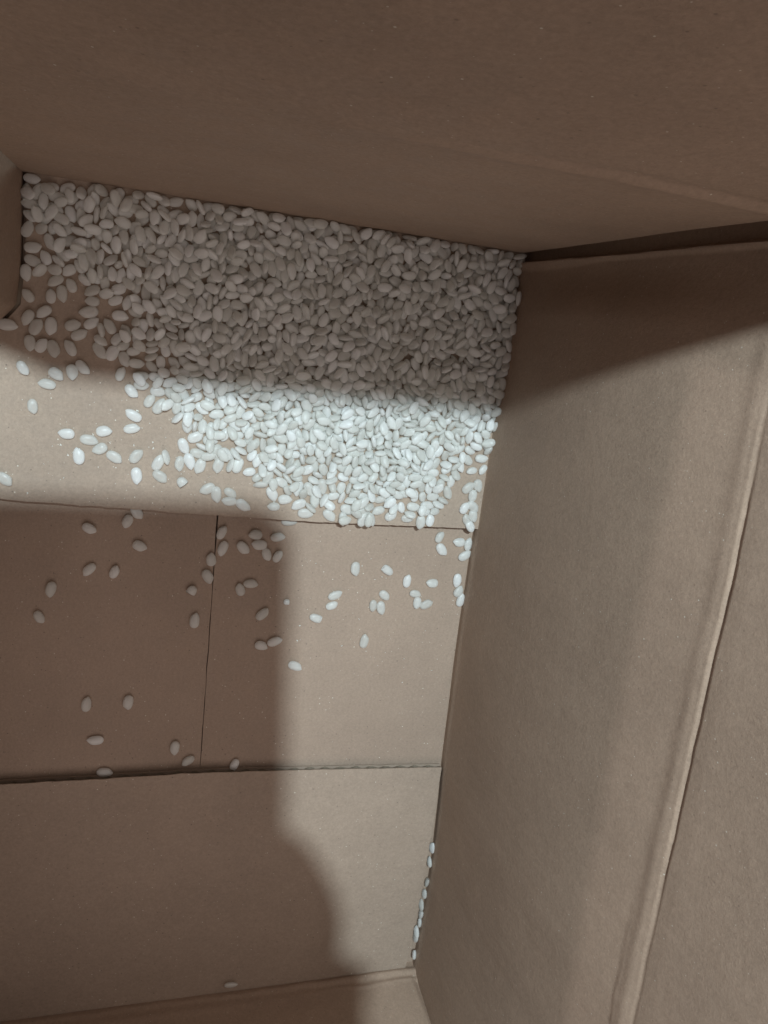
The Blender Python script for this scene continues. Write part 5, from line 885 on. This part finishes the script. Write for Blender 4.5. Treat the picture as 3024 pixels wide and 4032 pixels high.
521,2749,42,375,0,11,-331,2, 1501,2763,46,492,-20,-84,-10,6, 722,2748,43,9,121,485,-11,5, 720,2785,42,489,33,40,-89,4, 1181,2313,56,69,-138,-387,277,1,
1397,2890,44,429,-54,75,-240,6, 762,3026,39,128,-7,5,-483,2, 1102,2951,41,37,3,-6,499,2, 1179,2531,53,425,67,-139,214,6, 1110,2120,59,473,-107,61,106,3,
501,2849,41,497,-5,-9,49,6, 643,2724,44,74,12,40,493,5, 1443,2782,43,470,-2,-20,170,2, 793,2865,43,102,-70,119,-470,2, 936,2794,43,486,-85,54,-58,6,
1034,2832,41,2,372,-334,18,4, 1305,2921,43,478,3,13,-145,7, 987,2531,47,210,-42,-44,450,3, 1267,2496,52,167,52,455,111,5, 1334,2687,44,472,-5,8,-165,2,
]
def grain(me, loc, q, label=None, group=None, size=1.0):
    o = bpy.data.objects.new('rice_grain', me); C.objects.link(o); o.scale = (size,) * 3
    o.rotation_mode = 'QUATERNION'; o.rotation_quaternion = q; o.location = Vector(loc) * S
    o['label'] = label; o['category'] = 'rice grain'
    if group: o['group'] = group
    return o
def fringe_zone(u, v):
    if v > 2000: return 'rice grain at the flap edge in the lowest row of the pile'
    if u > 1690: return 'rice grain at the lit lower right tip of the pile'
    if u > 880: return 'rice grain on the lit lower slope of the pile fringe'
    if v > 1750: return 'rice grain in the small group just outside the lit left foot of the pile'
    if v > 1480: return 'rice grain at the lit upper left fringe of the pile, below the shadow edge'
    return 'shaded rice grain at the ragged left fringe of the pile'
def pile_zone(u, v):
    if v > 1560 + .02 * (u - 800): return 'milky white rice grain on top of the brightly lit part of the pile', 'rice grains on the lit part of the pile'
    top = 690 + (u - 110) * .155
    if u < 330: z = 'in the shaded left corner of the pile'
    elif u > 1880: z = 'in the shaded strip of the pile along the long panel'
    elif v < top + 130: z = 'in the shaded row right against the far panel'
    elif u < 800: z = 'in the loosely filled left half of the shaded pile'
    elif v > 1380: z = 'in the shaded middle of the pile just above the shadow edge'
    else: z = 'in the thick shaded middle of the pile'
    return 'dim grey rice grain ' + z, 'rice grains on the shaded part of the pile'
n_ind = 0
for e in LOOSE:
    me, loc, q = loose_pose(e)
    uv_ = proj(loc); lab = e[4] or fringe_zone(*uv_)
    grain(me, loc, q, lab, 'loose rice grains' if e[4] else 'rice grains fringing the pile', 1.06); n_ind += 1
# grains stuck upright in the slot between the near flap and the long panel, and one at the foot of the near panel
SLOT = [(1692, 3350), (1679, 3404), (1666, 3486), (1659, 3534), (1647, 3578), (1642, 3613), (1638, 3644), (1631, 3682), (1622, 3710), (1614, 3764)]
ORD = ['topmost', 'second from the top', 'third from the top', 'fourth from the top', 'fifth from the top', 'fifth from the bottom', 'fourth from the bottom', 'third from the bottom', 'last but one', 'lowest, whole and bright']
for i, (u, v) in enumerate(SLOT):
    P = unproj(u, v, 3.6); xs = (low_flap_edge_x(P[1]) + right_x(P[1])) / 2 + .6 + .35 * math.sin(i * 4.3)
    q = Quaternion((0, 0, 1), math.pi / 2 + .05) @ Quaternion((0, 1, 0), .5 * math.sin(i * 2.1)) @ Quaternion((1, 0, 0), math.pi / 2 + .3 * math.cos(i * 1.7))
    grain(GM[i % 8], (xs, P[1], 1.7 + (1.2 if i == 9 else .35 * math.sin(i * 1.3))), q, 'rice grain wedged in the slot beside the long panel, ' + ORD[i], 'rice grains wedged in the slot')
    n_ind += 1
P = unproj(909, 3882, 4.4)
grain(GM[2], (P[0], max(P[1], .8) + .6, 4.5), Quaternion((0, 0, 1), -.1) @ Quaternion((1, 0, 0), .5), 'single rice grain in the fold at the foot of the near panel', 'loose rice grains'); n_ind += 1

# crumbs and starch dust shed by the grains
rc = random.Random(77); bm = bmesh.new()
for i in range(150):
    if i < 95: u, v = rc.gauss(520, 260), rc.gauss(1760, 110)
    else: u, v = rc.uniform(1150, 1750), rc.uniform(2120, 2700)
    P = unproj(u, v, 4); g = ground(P[0], P[1]); P = unproj(u, v, g)
    if abs(ground(P[0], P[1]) - g) > 1 or u < 0: continue
    s = rc.choice((.14, .2, .2, .3, .45)); vs = [bm.verts.new((((P[0] + rc.uniform(-s, s)) * S), (P[1] + rc.uniform(-s, s)) * S, (g + k * s) * S)) for k in (0, 0, 0, .6, 1.0)]
    bmesh.ops.convex_hull(bm, input=vs)
me = bpy.data.meshes.new('rice_crumbs'); bm.to_mesh(me); bm.free()
cr = link('rice_crumbs', me, M_crumb); cr['kind'] = 'stuff'; cr['label'] = 'tiny white crumbs and starch dust strewn over the lit flaps'; cr['category'] = 'crumbs'

# the pile: the settled poses, those that show largest come first
raw = np.array(PILE, float).reshape(-1, 8)
N_TOP = 300 - n_ind
verts = []; faces = []; off = 0
base_v = []; base_f = []
for me in GM:
    a = np.zeros(len(me.vertices) * 3); me.vertices.foreach_get('co', a); base_v.append(a.reshape(-1, 3)); base_f.append([tuple(p.vertices) for p in me.polygons])
for i, r in enumerate(raw):
    k = int(r[7]); loc = Vector((r[0] / 10, r[1] / 10, r[2] / 10)); q = Quaternion([c / 500 for c in r[3:7]]); q.normalize()
    if i < N_TOP:
        u, v = proj(loc)
        grain(GM[k], loc, q, *pile_zone(u, v), .95)
    else:
        R3 = np.array(q.to_matrix()); vv = .95 * base_v[k] @ R3.T + np.array(loc) * S
        verts.append(vv); faces += [tuple(j + off for j in f) for f in base_f[k]]; off += len(vv)
me = bpy.data.meshes.new('rice_pile'); me.from_pydata(np.concatenate(verts).tolist(), [], faces)
me.polygons.foreach_set('use_smooth', [True] * len(me.polygons))
pile = link('rice_pile', me, M_rice); pile['kind'] = 'stuff'; pile['label'] = 'the rest of the white short grain rice heaped in the corner of the box'; pile['category'] = 'rice'

# ------------------------------------------------------------------ the phone and hand above the box, whose shadow falls on its bottom
CR = [Vector(r) for r in CAM_R]
def cw(x, y, z): return Vector(CAM_P) + CR[0] * x + CR[1] * y + CR[2] * z     # right, down, forward of the held phone
def plate(name, x0, x1, y0, y1, z0, z1, r, mat, parent, bev=1.0):
    def ring(z, g):
        out = []
        for cx, cy, a0 in ((x1 - r, y0 + r, -90), (x1 - r, y1 - r, 0), (x0 + r, y1 - r, 90), (x0 + r, y0 + r, 180)):
            for k in range(8):
                a = math.radians(a0 + 90 * k / 7); out.append(cw(cx + (r - g) * math.cos(a), cy + (r - g) * math.sin(a), z))
        return out
    bm = bmesh.new(); rings = [[bm.verts.new(p * S) for p in ring(z, g)] for z, g in ((z0, bev), (z0 + bev, 0), (z1 - bev, 0), (z1, bev))]
    for a, b in zip(rings, rings[1:]):
        for j in range(len(a)): bm.faces.new((a[j], a[(j + 1) % len(a)], b[(j + 1) % len(a)], b[j]))
    bm.faces.new(rings[0]); bm.faces.new(rings[-1]); bmesh.ops.recalc_face_normals(bm, faces=bm.faces)
    me = bpy.data.meshes.new(name); bm.to_mesh(me); bm.free(); return link(name, me, mat, parent)
M_dark = simple('phone_glass', (.03, .03, .035), .15); M_metal = simple('phone_frame', (.12, .12, .13), .35, .8); M_lens = simple('lens_glass', (.01, .01, .015), .05)
ph = bpy.data.objects.new('phone', None); C.objects.link(ph); ph['label'] = 'dark phone held above the box, casting the straight edged shadow'; ph['category'] = 'phone'
plate('frame', -49, 27, -31.8, 125, -9.6, -1.9, 9, M_metal, ph)
plate('back_cover', -48.1, 26.1, -30.9, 124.1, -1.85, -1.5, 8.2, M_dark, ph, .15)
plate('screen', -47.4, 25.4, -30.2, 123.4, -10.0, -9.65, 7.6, M_dark, ph, .15)
for y in (-20, 0, 19): plate('lens', -6, 6, y - 6, y + 6, -1.45, -.75, 5.9, M_lens, ph, .3)

def skin_mesh(name, nodes, edges, mat, parent=None, root=0):
    me = bpy.data.meshes.new(name); me.from_pydata([cw(*p) * S for p, r in nodes], edges, [])
    o = link(name, me, mat, parent)
    md = o.modifiers.new('skin', 'SKIN'); md.use_smooth_shade = True
    for k, (p, r) in enumerate(nodes):
        me.skin_vertices[0].data[k].radius = ((r if isinstance(r, tuple) else (r, r))[0] * S, (r if isinstance(r, tuple) else (r, r))[1] * S); me.skin_vertices[0].data[k].use_root = (k == root)
    s = o.modifiers.new('sub', 'SUBSURF'); s.levels = 2; s.render_levels = 2
    return o
M_skin = simple('skin', (.50, .30, .22), .5, scale=500); M_slv = simple('sleeve_cloth', (.06, .07, .09), .9, scale=900)
M_skin.node_tree.nodes['Principled BSDF'].inputs['Subsurface Weight'].default_value = .15
M_skin.node_tree.nodes['Principled BSDF'].inputs['Subsurface Scale'].default_value = .003
N = [((55, 170, -8), 21), ((44, 140, -5), 19), ((34, 110, -2), 16), ((29, 82, 0), 13)]; E_ = [(0, 1), (1, 2), (2, 3)]
def chain(base, pts):
    prev = base
    for p in pts: N.append(p); E_.append((prev, len(N) - 1)); prev = len(N) - 1
chain(3, [((32, 58, 3), 8.8), ((23, 44, 8.5), 8), ((0, 43, 8), 7.6), ((-18, 53, 6), 6.6)])
chain(3, [((35, 76, 8), 8.8), ((17, 70, 11), 8.2), ((-6, 69, 9), 7.8), ((-25, 74, 6), 6.8)])
chain(2, [((31, 96, 9), 8.8), ((12, 90, 11), 8), ((-9, 89, 9), 7.4), ((-26, 93, 6), 6.4)])
chain(2, [((27, 115, 8), 8.2), ((9, 109, 10), 7.2), ((-7, 108, 8), 6.4), ((-19, 110, 6), 5.6)])
chain(1, [((45, 114, -13), 11), ((35, 88, -18), 9.5), ((19, 66, -18.5), 8.6), ((5, 52, -17), 7)])
hand = skin_mesh('hand', N, E_, M_skin); hand['label'] = 'right hand gripping the phone from its lower edge'; hand['category'] = 'hand'
slv = skin_mesh('sleeve', [((61, 182, -9), 27), ((80, 230, -18), 32), ((114, 320, -50), 40)], [(0, 1), (1, 2)], M_slv, hand)
